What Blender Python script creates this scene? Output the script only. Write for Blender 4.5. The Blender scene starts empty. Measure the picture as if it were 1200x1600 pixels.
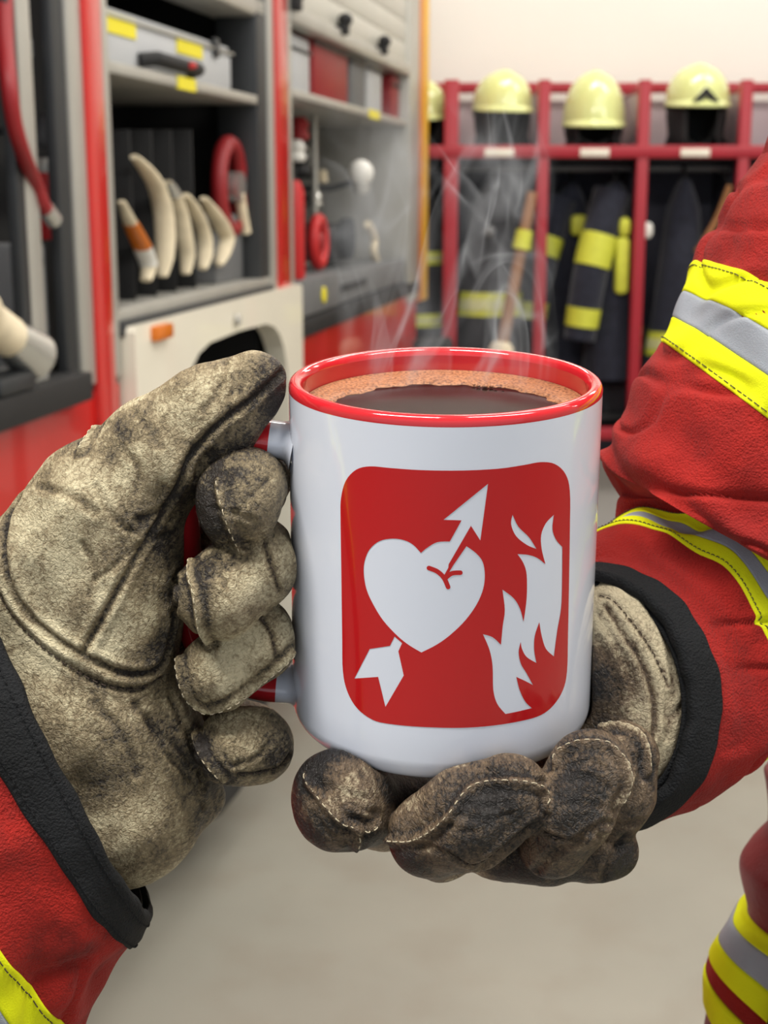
import bpy, bmesh, math, random
import numpy as np
from mathutils import Vector, Matrix, geometry
from mathutils.bvhtree import BVHTree

random.seed(7)
rng = np.random.default_rng(5)
SC = bpy.context.scene
COL = SC.collection
PI = math.pi

# ---------------------------------------------------------------- camera frame
FPX = 2200.0
PITCH = math.atan(500.0 / FPX)
CAM = np.array([0.0, 0.0, 1.6])
CF = np.array([0.0, math.cos(PITCH), -math.sin(PITCH)])
CR = np.array([1.0, 0.0, 0.0])
CU = np.array([0.0, math.sin(PITCH), math.cos(PITCH)])
UNIT = 0.375 / FPX            # one "px unit" in metres at the working distance of the mug


def ray(x, y):
    return CF + (x - 600.0) / FPX * CR - (y - 800.0) / FPX * CU


def pt(x, y, z=0.0):
    """point seen at x,y, z units (0.17 mm each) beyond the working distance"""
    return CAM + (0.375 + z * UNIT) * ray(x, y)


def vec(x, y, z):
    return (x * CR - y * CU + z * CF) * UNIT


def to_px(p):
    q = np.asarray(p) - CAM
    d = q @ CF
    return 600 + FPX * (q @ CR) / d, 800 - FPX * (q @ CU) / d


# ---------------------------------------------------------------- colour / materials
def s2l(c):
    return tuple(((v / 255.0) / 12.92 if v / 255.0 <= 0.04045 else (((v / 255.0) + 0.055) / 1.055) ** 2.4) for v in c)


def col(r, g, b):
    return s2l((r, g, b)) + (1.0,)


def new_mat(name):
    m = bpy.data.materials.new(name)
    m.use_nodes = True
    nt = m.node_tree
    bs = nt.nodes['Principled BSDF']
    return m, nt, bs


def mat(name, c, rough=0.5, metal=0.0, var=0.06, scale=8.0, bump=0.0, bscale=60.0, coat=0.0, spec=0.5, dirt=None, dscale=3.0, damt=0.4):
    m, nt, bs = new_mat(name)
    N, L = nt.nodes, nt.links
    bs.inputs['Roughness'].default_value = rough
    bs.inputs['Metallic'].default_value = metal
    bs.inputs['Coat Weight'].default_value = coat
    bs.inputs['Specular IOR Level'].default_value = spec
    tc = N.new('ShaderNodeTexCoord')
    nz = N.new('ShaderNodeTexNoise'); nz.inputs['Scale'].default_value = scale; nz.inputs['Detail'].default_value = 4
    L.new(tc.outputs['Object'], nz.inputs['Vector'])
    rp = N.new('ShaderNodeValToRGB')
    b = col(*c)
    rp.color_ramp.elements[0].position = 0.3; rp.color_ramp.elements[1].position = 0.7
    rp.color_ramp.elements[0].color = tuple(v * (1 - var) for v in b[:3]) + (1,)
    rp.color_ramp.elements[1].color = tuple(min(1, v * (1 + var)) for v in b[:3]) + (1,)
    L.new(nz.outputs['Fac'], rp.inputs['Fac'])
    out = rp.outputs['Color']
    if dirt:
        n2 = N.new('ShaderNodeTexNoise'); n2.inputs['Scale'].default_value = dscale; n2.inputs['Detail'].default_value = 6
        L.new(tc.outputs['Object'], n2.inputs['Vector'])
        r2 = N.new('ShaderNodeValToRGB')
        r2.color_ramp.elements[0].position = 0.48; r2.color_ramp.elements[1].position = 0.72
        r2.color_ramp.elements[0].color = (0, 0, 0, 1); r2.color_ramp.elements[1].color = (damt, damt, damt, 1)
        L.new(n2.outputs['Fac'], r2.inputs['Fac'])
        mx = N.new('ShaderNodeMix'); mx.data_type = 'RGBA'
        L.new(r2.outputs['Color'], mx.inputs['Factor'])
        L.new(out, mx.inputs['A']); mx.inputs['B'].default_value = col(*dirt)
        out = mx.outputs['Result']
    L.new(out, bs.inputs['Base Color'])
    if bump:
        n3 = N.new('ShaderNodeTexNoise'); n3.inputs['Scale'].default_value = bscale; n3.inputs['Detail'].default_value = 5
        L.new(tc.outputs['Object'], n3.inputs['Vector'])
        bp = N.new('ShaderNodeBump'); bp.inputs['Strength'].default_value = bump; bp.inputs['Distance'].default_value = 0.002
        L.new(n3.outputs['Fac'], bp.inputs['Height'])
        L.new(bp.outputs['Normal'], bs.inputs['Normal'])
    return m


def leather(name, light, mid, dark, sc=1.0):
    """worn leather: blotchy tan with fine hair-like creases; 'grime' darkens, 'pale' lightens (worn-in stains, groove tone, a painted shadow offset)"""
    m, nt, bs = new_mat(name)
    N, L = nt.nodes, nt.links
    tc = N.new('ShaderNodeTexCoord')
    def noise(scale, detail=6, rough=0.6, dist=0.0, vecsrc=None):
        n = N.new('ShaderNodeTexNoise')
        n.inputs['Scale'].default_value = scale * sc; n.inputs['Detail'].default_value = detail
        n.inputs['Roughness'].default_value = rough; n.inputs['Distortion'].default_value = dist
        L.new(vecsrc or tc.outputs['Object'], n.inputs['Vector'])
        return n.outputs['Fac']
    def math_(op, a, b=None, c=None):
        n = N.new('ShaderNodeMath'); n.operation = op
        for i, v in enumerate((a, b, c)):
            if v is None: continue
            if isinstance(v, (int, float)): n.inputs[i].default_value = v
            else: L.new(v, n.inputs[i])
        return n.outputs[0]
    big = noise(38, 5, 0.6)
    med = noise(120, 6, 0.65, 0.8)
    def fibres(rx, ry, rz, sx, sy, sz):
        mp = N.new('ShaderNodeMapping'); mp.inputs['Rotation'].default_value = (rx, ry, rz); mp.inputs['Scale'].default_value = (sx, sy, sz)
        L.new(tc.outputs['Object'], mp.inputs['Vector'])
        return noise(1.0, 5, 0.62, 0.7, mp.outputs['Vector'])
    fa = fibres(0.3, 0.7, 0.5, 1150, 230, 1150)
    fb = fibres(1.0, -0.5, 1.9, 1150, 230, 1150)
    fc = fibres(-0.6, 1.3, -0.7, 1150, 230, 1150)
    sel = N.new('ShaderNodeMapRange'); sel.inputs['From Min'].default_value = 0.44; sel.inputs['From Max'].default_value = 0.56
    L.new(noise(75, 2, 0.5, 0.4), sel.inputs['Value'])
    sel2 = N.new('ShaderNodeMapRange'); sel2.inputs['From Min'].default_value = 0.44; sel2.inputs['From Max'].default_value = 0.56
    L.new(noise(58, 2, 0.5, 0.8), sel2.inputs['Value'])
    def mixf(f, a, b):
        m_ = N.new('ShaderNodeMix'); m_.data_type = 'FLOAT'
        L.new(f, m_.inputs[0]); L.new(a, m_.inputs[2]); L.new(b, m_.inputs[3]); return m_.outputs[0]
    fib = mixf(sel2.outputs['Result'], mixf(sel.outputs['Result'], fa, fb), fc)
    fine = noise(900, 4, 0.6, 0.6)
    vo = N.new('ShaderNodeTexVoronoi'); vo.feature = 'DISTANCE_TO_EDGE'; vo.inputs['Scale'].default_value = 520 * sc
    L.new(tc.outputs['Object'], vo.inputs['Vector'])
    crk = math_('MULTIPLY', math_('MINIMUM', vo.outputs['Distance'], 0.12), 6.0)
    gr = N.new('ShaderNodeAttribute'); gr.attribute_name = 'grime_dark'
    pa = N.new('ShaderNodeAttribute'); pa.attribute_name = 'pale'
    # value 0..1
    v = math_('MULTIPLY', big, 1.2)
    v = math_('ADD', v, math_('MULTIPLY', med, 0.95))
    v = math_('ADD', v, math_('MULTIPLY', fib, 1.1))
    v = math_('ADD', v, math_('MULTIPLY', fine, 0.35))
    v = math_('ADD', v, math_('MULTIPLY', crk, 0.10))
    v = math_('SUBTRACT', v, 1.35)
    v = math_('SUBTRACT', v, math_('MULTIPLY', gr.outputs['Fac'], 0.62))
    v = math_('ADD', v, math_('MULTIPLY', pa.outputs['Fac'], 0.36))
    rp = N.new('ShaderNodeValToRGB')
    e = rp.color_ramp.elements
    e[0].position = 0.10; e[0].color = col(*dark)
    e[1].position = 0.86; e[1].color = col(*light)
    k = e.new(0.48); k.color = col(*mid)
    L.new(v, rp.inputs['Fac'])
    L.new(rp.outputs['Color'], bs.inputs['Base Color'])
    rr = math_('ADD', math_('MULTIPLY', gr.outputs['Fac'], -0.14), 0.52)
    L.new(rr, bs.inputs['Roughness'])
    bs.inputs['Specular IOR Level'].default_value = 0.4
    h = math_('ADD', math_('MULTIPLY', fib, 1.5), math_('MULTIPLY', crk, 0.22))
    h = math_('ADD', h, math_('MULTIPLY', fine, 0.22))
    h = math_('ADD', h, math_('MULTIPLY', med, 0.35))
    bp = N.new('ShaderNodeBump'); bp.inputs['Strength'].default_value = 0.9; bp.inputs['Distance'].default_value = 0.0009
    L.new(h, bp.inputs['Height']); L.new(bp.outputs['Normal'], bs.inputs['Normal'])
    return m


def fabric(name, c, c2, rough=0.85, weave=1600.0, bump=0.5, stain=None, samt=0.5, sheen=0.2):
    m, nt, bs = new_mat(name)
    N, L = nt.nodes, nt.links
    tc = N.new('ShaderNodeTexCoord')
    n1 = N.new('ShaderNodeTexNoise'); n1.inputs['Scale'].default_value = 35; n1.inputs['Detail'].default_value = 6
    L.new(tc.outputs['Object'], n1.inputs['Vector'])
    rp = N.new('ShaderNodeValToRGB'); e = rp.color_ramp.elements
    e[0].position = 0.3; e[1].position = 0.7; e[0].color = col(*c2); e[1].color = col(*c)
    L.new(n1.outputs['Fac'], rp.inputs['Fac'])
    out = rp.outputs['Color']
    if stain:
        n2 = N.new('ShaderNodeTexNoise'); n2.inputs['Scale'].default_value = 42; n2.inputs['Detail'].default_value = 8; n2.inputs['Roughness'].default_value = 0.65
        L.new(tc.outputs['Object'], n2.inputs['Vector'])
        r2 = N.new('ShaderNodeValToRGB'); f = r2.color_ramp.elements
        f[0].position = 0.5; f[1].position = 0.72; f[0].color = (0, 0, 0, 1); f[1].color = (samt, samt, samt, 1)
        L.new(n2.outputs['Fac'], r2.inputs['Fac'])
        mx = N.new('ShaderNodeMix'); mx.data_type = 'RGBA'
        L.new(r2.outputs['Color'], mx.inputs['Factor']); L.new(out, mx.inputs['A']); mx.inputs['B'].default_value = col(*stain)
        out = mx.outputs['Result']
    L.new(out, bs.inputs['Base Color'])
    bs.inputs['Roughness'].default_value = rough
    bs.inputs['Sheen Weight'].default_value = sheen
    bs.inputs['Specular IOR Level'].default_value = 0.25
    uv = N.new('ShaderNodeUVMap') if False else None
    wv = N.new('ShaderNodeTexNoise'); wv.inputs['Scale'].default_value = weave; wv.inputs['Detail'].default_value = 3
    L.new(tc.outputs['Object'], wv.inputs['Vector'])
    w2 = N.new('ShaderNodeTexNoise'); w2.inputs['Scale'].default_value = 160; w2.inputs['Detail'].default_value = 5; w2.inputs['Distortion'].default_value = 1.2
    L.new(tc.outputs['Object'], w2.inputs['Vector'])
    ad = N.new('ShaderNodeMath'); ad.operation = 'ADD'
    L.new(wv.outputs['Fac'], ad.inputs[0]); L.new(w2.outputs['Fac'], ad.inputs[1])
    bp = N.new('ShaderNodeBump'); bp.inputs['Strength'].default_value = bump; bp.inputs['Distance'].default_value = 0.0008
    L.new(ad.outputs[0], bp.inputs['Height']); L.new(bp.outputs['Normal'], bs.inputs['Normal'])
    return m


# ---------------------------------------------------------------- mesh collecting
class MB:
    def __init__(self):
        self.v = []; self.f = []; self.mi = []
    def add(self, vs, fs, mi=0):
        o = len(self.v)
        self.v += [tuple(map(float, p)) for p in vs]
        self.f += [tuple(i + o for i in q) for q in fs]
        self.mi += [mi] * len(fs)
        return self
    def box(self, x0, x1, y0, y1, z0, z1, mi=0, M=None, bev=0.0):
        bm = bmesh.new()
        bmesh.ops.create_cube(bm, size=1)
        for v in bm.verts:
            v.co = Vector(((x0 + x1) / 2 + v.co.x * (x1 - x0), (y0 + y1) / 2 + v.co.y * (y1 - y0), (z0 + z1) / 2 + v.co.z * (z1 - z0)))
        if bev:
            bmesh.ops.bevel(bm, geom=bm.edges[:] + bm.verts[:], offset=bev, segments=2, profile=0.5, affect='EDGES')
        bm.verts.index_update()
        vs = [(M @ v.co if M else v.co) for v in bm.verts]
        self.add(vs, [[v.index for v in f.verts] for f in bm.faces], mi)
        bm.free(); return self
    def tube(self, pts, r, n=10, mi=0, caps=True, flat=1.0):
        pts = [Vector(p) for p in pts]
        rs = r if isinstance(r, (list, tuple)) else [r] * len(pts)
        t0 = (pts[1] - pts[0]).normalized()
        up = Vector((0, 0, 1)) if abs(t0.z) < 0.9 else Vector((1, 0, 0))
        a = t0.cross(up).normalized()
        vs = []; fs = []
        for i, p in enumerate(pts):
            t = ((pts[min(i + 1, len(pts) - 1)] - pts[max(i - 1, 0)])).normalized()
            a = (a - t * a.dot(t)).normalized(); b = t.cross(a)
            for k in range(n):
                w = 2 * PI * k / n
                vs.append(p + (a * math.cos(w) + b * math.sin(w) * flat) * rs[i])
        for i in range(len(pts) - 1):
            for k in range(n):
                k2 = (k + 1) % n
                fs.append((i * n + k, i * n + k2, (i + 1) * n + k2, (i + 1) * n + k))
        if caps:
            fs.append(tuple(range(n - 1, -1, -1))); fs.append(tuple((len(pts) - 1) * n + k for k in range(n)))
        return self.add(vs, fs, mi)
    def lathe(self, prof, n=40, M=None, mi=0, sy=1.0, closed=False):
        vs = []; fs = []
        for (r, z) in prof:
            for k in range(n):
                w = 2 * PI * k / n
                p = Vector((r * math.cos(w), r * math.sin(w) * sy, z))
                vs.append(M @ p if M else p)
        m = len(prof)
        for i in range(m if closed else m - 1):
            i2 = (i + 1) % m
            for k in range(n):
                k2 = (k + 1) % n
                fs.append((i * n + k, i * n + k2, i2 * n + k2, i2 * n + k))
        return self.add(vs, fs, mi)
    def ball(self, c, rx, ry, rz, n=20, m=12, mi=0, M=None):
        prof = []
        vs = []; fs = []
        for i in range(m + 1):
            a = PI * i / m
            for k in range(n):
                w = 2 * PI * k / n
                p = Vector((rx * math.sin(a) * math.cos(w), ry * math.sin(a) * math.sin(w), rz * math.cos(a)))
                if M: p = M @ p
                vs.append(Vector(c) + p)
        for i in range(m):
            for k in range(n):
                k2 = (k + 1) % n
                fs.append((i * n + k, (i + 1) * n + k, (i + 1) * n + k2, i * n + k2))
        return self.add(vs, fs, mi)
    def prism(self, poly, y0, y1, mi=0, axis='y'):
        """poly of (x,z) extruded along y"""
        n = len(poly)
        vs = [(x, y0, z) for x, z in poly] + [(x, y1, z) for x, z in poly]
        fs = [tuple(range(n)), tuple(range(2 * n - 1, n - 1, -1))] + [(i, i + n, (i + 1) % n + n, (i + 1) % n) for i in range(n)]
        return self.add(vs, fs, mi)
    def build(self, name, mats, parent=None, smooth=True, autos=True, weld=False):
        me = bpy.data.meshes.new(name)
        me.from_pydata(self.v, [], self.f)
        mats = mats if isinstance(mats, (list, tuple)) else [mats]
        for m in mats: me.materials.append(m)
        me.polygons.foreach_set('material_index', self.mi)
        bm = bmesh.new(); bm.from_mesh(me)
        if weld: bmesh.ops.remove_doubles(bm, verts=bm.verts, dist=1e-6)
        bmesh.ops.recalc_face_normals(bm, faces=bm.faces)
        bm.to_mesh(me); bm.free()
        if smooth:
            me.polygons.foreach_set('use_smooth', [True] * len(me.polygons))
            if autos:
                me.set_sharp_from_angle(angle=math.radians(38))
        me.update()
        o = bpy.data.objects.new(name, me); COL.objects.link(o)
        if parent: o.parent = parent
        return o


def tag(o, label=None, cat=None, group=None, kind=None):
    if label: o['label'] = label
    if cat: o['category'] = cat
    if group: o['group'] = group
    if kind: o['kind'] = kind
    return o


def thing(name, label, cat, loc=(0, 0, 0), rz=0.0, group=None):
    o = bpy.data.objects.new(name, None); COL.objects.link(o)
    o.empty_display_size = 0.05
    o.location = tuple(float(v) for v in loc); o.rotation_euler = (0, 0, rz)
    return tag(o, label, cat, group)


def catmull(arr, n):
    arr = np.asarray(arr, float); m = len(arr)
    out = []
    for i in range(m - 1):
        p0, p1, p2, p3 = arr[max(i - 1, 0)], arr[i], arr[i + 1], arr[min(i + 2, m - 1)]
        for j in range(n):
            t = j / n
            out.append(0.5 * (2 * p1 + (p2 - p0) * t + (2 * p0 - 5 * p1 + 4 * p2 - p3) * t * t + (3 * p1 - p0 - 3 * p2 + p3) * t ** 3))
    out.append(arr[-1])
    return np.array(out)


def vnoise(p, seed=0):
    """vectorised value noise, p (n,3) -> 0..1"""
    p = np.asarray(p, float)
    i = np.floor(p).astype(np.int64); f = p - i; f = f * f * (3 - 2 * f)
    def h(a, b, c):
        n = (a * 374761393 + b * 668265263 + c * 2147483647 + seed * 974711) & 0x7fffffff
        n = ((n ^ (n >> 13)) * 1274126177) & 0x7fffffff
        return ((n ^ (n >> 16)) & 0xffff) / 65535.0
    r = 0
    for a in (0, 1):
        for b in (0, 1):
            for c in (0, 1):
                w = (f[:, 0] if a else 1 - f[:, 0]) * (f[:, 1] if b else 1 - f[:, 1]) * (f[:, 2] if c else 1 - f[:, 2])
                r = r + w * h(i[:, 0] + a, i[:, 1] + b, i[:, 2] + c)
    return r
# ---------------------------------------------------------------- materials
M = {}
M['ceramic'] = mat('white_ceramic', (230, 235, 247), rough=0.12, var=0.01, coat=0.4)
M['red_glaze'] = mat('red_glaze', (205, 38, 46), rough=0.10, var=0.02, coat=0.5)
M['ink'] = mat('red_print', (198, 20, 27), rough=0.16, var=0.03, coat=0.4)
M['wall'] = mat('painted_wall', (236, 231, 222), rough=0.9, var=0.02, scale=1.5)
M['floor'] = mat('screed_floor', (146, 143, 131), rough=0.6, var=0.06, scale=2.2, dirt=(136, 128, 114), dscale=5, damt=0.45)
M['ceil'] = mat('ceiling_paint', (225, 224, 220), rough=0.9, var=0.02)
M['truck_red'] = mat('truck_red_paint', (190, 26, 20), rough=0.3, var=0.03, coat=0.5)
M['locker_red'] = mat('locker_red_paint', (160, 24, 40), rough=0.4, var=0.04)
M['alu'] = mat('brushed_aluminium', (178, 176, 168), rough=0.4, metal=0.35, var=0.05)
M['alu_dark'] = mat('dark_anodised_frame', (58, 60, 62), rough=0.45, metal=0.4, var=0.08)
M['grey_panel'] = mat('grey_painted_panel', (104, 105, 106), rough=0.6, var=0.05)
M['black'] = mat('black_rubber', (20, 20, 21), rough=0.7, var=0.1)
M['dark_in'] = mat('dark_compartment_lining', (22, 21, 21), rough=0.8, var=0.12)  # colour lowered so the lining carries the shade inside the bays
M['mid_in'] = mat('grey_compartment_lining', (72, 71, 68), rough=0.7, var=0.1)  # grey lowered as well, bay shade put into the colour
M['cream'] = mat('cream_white_paint', (232, 226, 208), rough=0.35, var=0.02, coat=0.3)
M['shutter'] = mat('roller_shutter_slats', (198, 196, 186), rough=0.45, metal=0.2, var=0.03)
M['case'] = mat('light_grey_case', (182, 184, 186), rough=0.5, var=0.03)
M['yellow_tag'] = mat('yellow_sticker', (228, 214, 40), rough=0.6, var=0.03)
M['orange'] = mat('orange_marker_lens', (205, 110, 25), rough=0.3, var=0.05)
M['hose'] = mat('cream_hose_canvas', (222, 208, 178), rough=0.85, var=0.12, scale=30)
M['red_matte'] = mat('red_plastic', (190, 28, 30), rough=0.5, var=0.06)
M['dark_red'] = mat('deep_red_steel', (140, 22, 28), rough=0.5, var=0.06)
M['silver'] = mat('polished_metal', (205, 205, 200), rough=0.25, metal=0.8, var=0.05)
M['white_pl'] = mat('white_plastic', (232, 230, 222), rough=0.4, var=0.02)
M['yel_pole'] = mat('yellow_painted_edge', (226, 176, 52), rough=0.5, var=0.05)
M['orange_edge'] = mat('orange_painted_edge', (205, 120, 62), rough=0.5, var=0.05)
M['helmet'] = mat('luminous_yellow_helmet', (214, 220, 148), rough=0.2, var=0.03, coat=0.6)
M['navy'] = fabric('navy_turnout_cloth', (42, 45, 58), (30, 32, 42), weave=300)
M['charcoal'] = fabric('charcoal_turnout_cloth', (52, 52, 56), (38, 38, 42), weave=300)
M['band_y'] = mat('yellow_reflective_band', (208, 212, 70), rough=0.6, var=0.06, scale=40)
M['band_pale'] = mat('pale_reflective_centre', (212, 214, 150), rough=0.5, var=0.06, scale=40)
M['wood'] = mat('brown_wooden_handle', (150, 105, 66), rough=0.6, var=0.12, scale=20)
M['green'] = mat('green_plastic', (70, 165, 85), rough=0.5, var=0.05)
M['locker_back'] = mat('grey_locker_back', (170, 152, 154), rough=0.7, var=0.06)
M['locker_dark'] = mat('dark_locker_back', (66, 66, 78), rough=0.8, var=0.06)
M['glove'] = leather('worn_tan_leather', (210, 198, 163), (138, 123, 94), (40, 34, 29))
M['glove_r'] = leather('dirty_brown_leather', (200, 186, 154), (106, 88, 68), (28, 24, 22))
M['thread'] = mat('waxed_thread', (176, 164, 138), rough=0.8, var=0.2, scale=300)
M['thread_dark'] = mat('dark_thread', (62, 50, 40), rough=0.8, var=0.2, scale=300)
M['fab_red'] = fabric('red_turnout_fabric', (168, 33, 22), (134, 23, 18), stain=(60, 20, 18), samt=0.8, bump=0.9, sheen=0.05)
M['fab_red_r'] = fabric('red_turnout_fabric_clean', (164, 30, 22), (134, 23, 19), stain=(86, 19, 18), samt=0.6, bump=0.9, sheen=0.05)
M['fab_deep'] = fabric('deep_red_turnout_fabric', (132, 22, 22), (108, 16, 18))
M['fab_black'] = fabric('black_cuff_webbing', (30, 31, 33), (19, 20, 21), bump=0.9, sheen=0.0)
M['hi_yellow'] = fabric('fluorescent_yellow_tape', (232, 238, 20), (218, 222, 14), weave=2400, bump=0.25, stain=(170, 165, 20), samt=0.3, sheen=0.0)
M['hi_grey'] = fabric('silver_reflective_tape', (158, 164, 172), (140, 144, 150), rough=0.5, weave=2400, bump=0.25, sheen=0.0)
# ---------------------------------------------------------------- mug
TILT = math.radians(5.5)      # the mug's top leans a little towards the eye
MAX = np.array([0.0, -math.sin(TILT), math.cos(TILT)])     # axis, upwards
MRIM = CAM + 0.3690 * ray(695.5, 590)
MH = 0.098
MRT, MRB = 0.0410, 0.0417
MX = np.array([1.0, 0, 0]); MY = np.cross(MAX, MX)       # MY points away from the eye
MBASE = MRIM - MAX * MH
MUG_M = Matrix(((MX[0], MY[0], MAX[0], MBASE[0]), (MX[1], MY[1], MAX[1], MBASE[1]), (MX[2], MY[2], MAX[2], MBASE[2]), (0, 0, 0, 1)))
MUG_I = MUG_M.inverted()


def mug_rad(h):
    return MRB + (MRT - MRB) * min(max(h / MH, 0), 1)


def mug_local(x, y):
    """where the sight line x,y meets the mug's front wall, in mug coordinates"""
    o = MUG_I @ Vector(CAM); d = (MUG_I.to_3x3() @ Vector(ray(x, y)))
    R = 0.0413
    for _ in range(4):
        a = d.x ** 2 + d.y ** 2; b = o.x * d.x + o.y * d.y; c = o.x ** 2 + o.y ** 2 - R * R
        disc = max(b * b - a * c, 0)
        t = (-b - math.sqrt(disc)) / a
        p = o + d * t
        R = mug_rad(p.z)
    return p


def build_mug():
    t = thing('mug', 'large white ceramic mug with red rim and a red heart, arrow and flame print', 'mug')
    t.matrix_world = MUG_M
    # outer wall + foot
    prof = []
    rb = 0.0075
    prof.append((0.0, 0.002)); prof.append((MRB - 0.012, 0.002)); prof.append((MRB - 0.010, 0.0))
    for k in range(9):
        a = -PI / 2 + (PI / 2) * k / 8
        prof.append((MRB - rb + rb * math.cos(a), rb + rb * math.sin(a)))
    for k in range(1, 13):
        h = rb + (MH - 0.0026 - rb) * k / 12
        prof.append((mug_rad(h), h))
    MB().lathe(prof, 128).build('body', M['ceramic'], t, autos=False)
    # rim, red
    w = 0.0036
    pr = [(MRT + 0.00003, MH - 0.0026), (MRT + 0.00006, MH - 0.0016), (MRT - 0.0004, MH - 0.0005), (MRT - 0.0013, MH), (MRT - w + 0.0012, MH - 0.0001),
          (MRT - w + 0.0003, MH - 0.0008), (MRT - w, MH - 0.002)]
    MB().lathe(pr, 128).build('rim', M['red_glaze'], t, autos=False)
    pi = [(MRT - w, MH - 0.002), (MRT - w - 0.0001, MH - 0.012), (MRT - w - 0.0003, MH - 0.05), (MRT - w - 0.001, 0.012), (MRT - w - 0.006, 0.006), (0.0, 0.005)]
    MB().lathe(pi, 128).build('inside_wall', M['red_glaze'], t, autos=False)
    # handle: D of flat oval section, red with white ends
    def handle_pt(s):      # s 0..1 from upper root to lower root, local
        P = [(-0.0400, 0.0805), (-0.0440, 0.0812), (-0.052, 0.0818), (-0.060, 0.0806), (-0.0665, 0.0765), (-0.0695, 0.068), (-0.0705, 0.056), (-0.0705, 0.042),
             (-0.0690, 0.029), (-0.065, 0.019), (-0.0585, 0.0135), (-0.051, 0.0108), (-0.044, 0.0100), (-0.0400, 0.0100)]
        return P
    path = catmull([(x, 0.0, z) for x, z in handle_pt(0)], 6)
    n = 28
    def section(i0, i1):
        vs = []; fs = []
        for i in range(i0, i1 + 1):
            p = path[i]; tg = path[min(i + 1, len(path) - 1)] - path[max(i - 1, 0)]; tg /= np.linalg.norm(tg)
            nn = np.array([-tg[2], 0, tg[0]])
            u = i / (len(path) - 1)
            fl = 1 + 0.55 * (max(0, 1 - u / 0.07) ** 2 + max(0, 1 - (1 - u) / 0.07) ** 2)
            for k in range(n):
                a = 2 * PI * k / n
                vs.append(p + nn * math.cos(a) * 0.0048 * fl + np.array([0, 1, 0]) * math.sin(a) * 0.0078 * fl)
        m = i1 - i0
        for i in range(m):
            for k in range(n):
                k2 = (k + 1) % n
                fs.append((i * n + k, i * n + k2, (i + 1) * n + k2, (i + 1) * n + k))
        return vs, fs
    c0, c1 = 8, len(path) - 9
    h = MB().add(*section(c0, c1)).build('handle', M['red_glaze'], t, autos=False)
    tag(MB().add(*section(0, c0)).build('handle_root', M['ceramic'], t, autos=False), 'white upper end of the red handle')
    tag(MB().add(*section(c1, len(path) - 1)).build('handle_root', M['ceramic'], t, autos=False), 'white lower end of the red handle')
    return t


def inside_poly(p, poly):
    x, y = p; c = False; n = len(poly); j = n - 1
    for i in range(n):
        xi, yi = poly[i]; xj, yj = poly[j]
        if (yi > y) != (yj > y) and x < (xj - xi) * (y - yi) / (yj - yi) + xi: c = not c
        j = i
    return c


def crop(pts):       # points measured on an enlarged view of the print
    return [(500 + x / 2.727, 700 + y / 2.727) for x, y in pts]


def dens(poly, closed=True, step=4.0):
    out = []
    n = len(poly)
    for i in range(n if closed else n - 1):
        a = np.array(poly[i]); b = np.array(poly[(i + 1) % n]); m = max(1, int(np.linalg.norm(b - a) / step))
        for k in range(m): out.append(tuple(a + (b - a) * k / m))
    return out


def smooth_poly(pts, corners=(), n=6):
    """closed outline, Catmull-Rom except at the listed corner indices"""
    m = len(pts); P = [np.array(p, float) for p in pts]; out = []
    for i in range(m):
        p1, p2 = P[i], P[(i + 1) % m]
        p0 = P[i - 1] if i not in corners else p1 - (p2 - p1) * 0.3
        p3 = P[(i + 2) % m] if (i + 1) % m not in corners else p2 + (p2 - p1) * 0.3
        for j in range(n):
            t = j / n
            out.append(tuple(0.5 * (2 * p1 + (p2 - p0) * t + (2 * p0 - 5 * p1 + 4 * p2 - p3) * t * t + (3 * p1 - p0 - 3 * p2 + p3) * t ** 3)))
    return out


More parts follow.
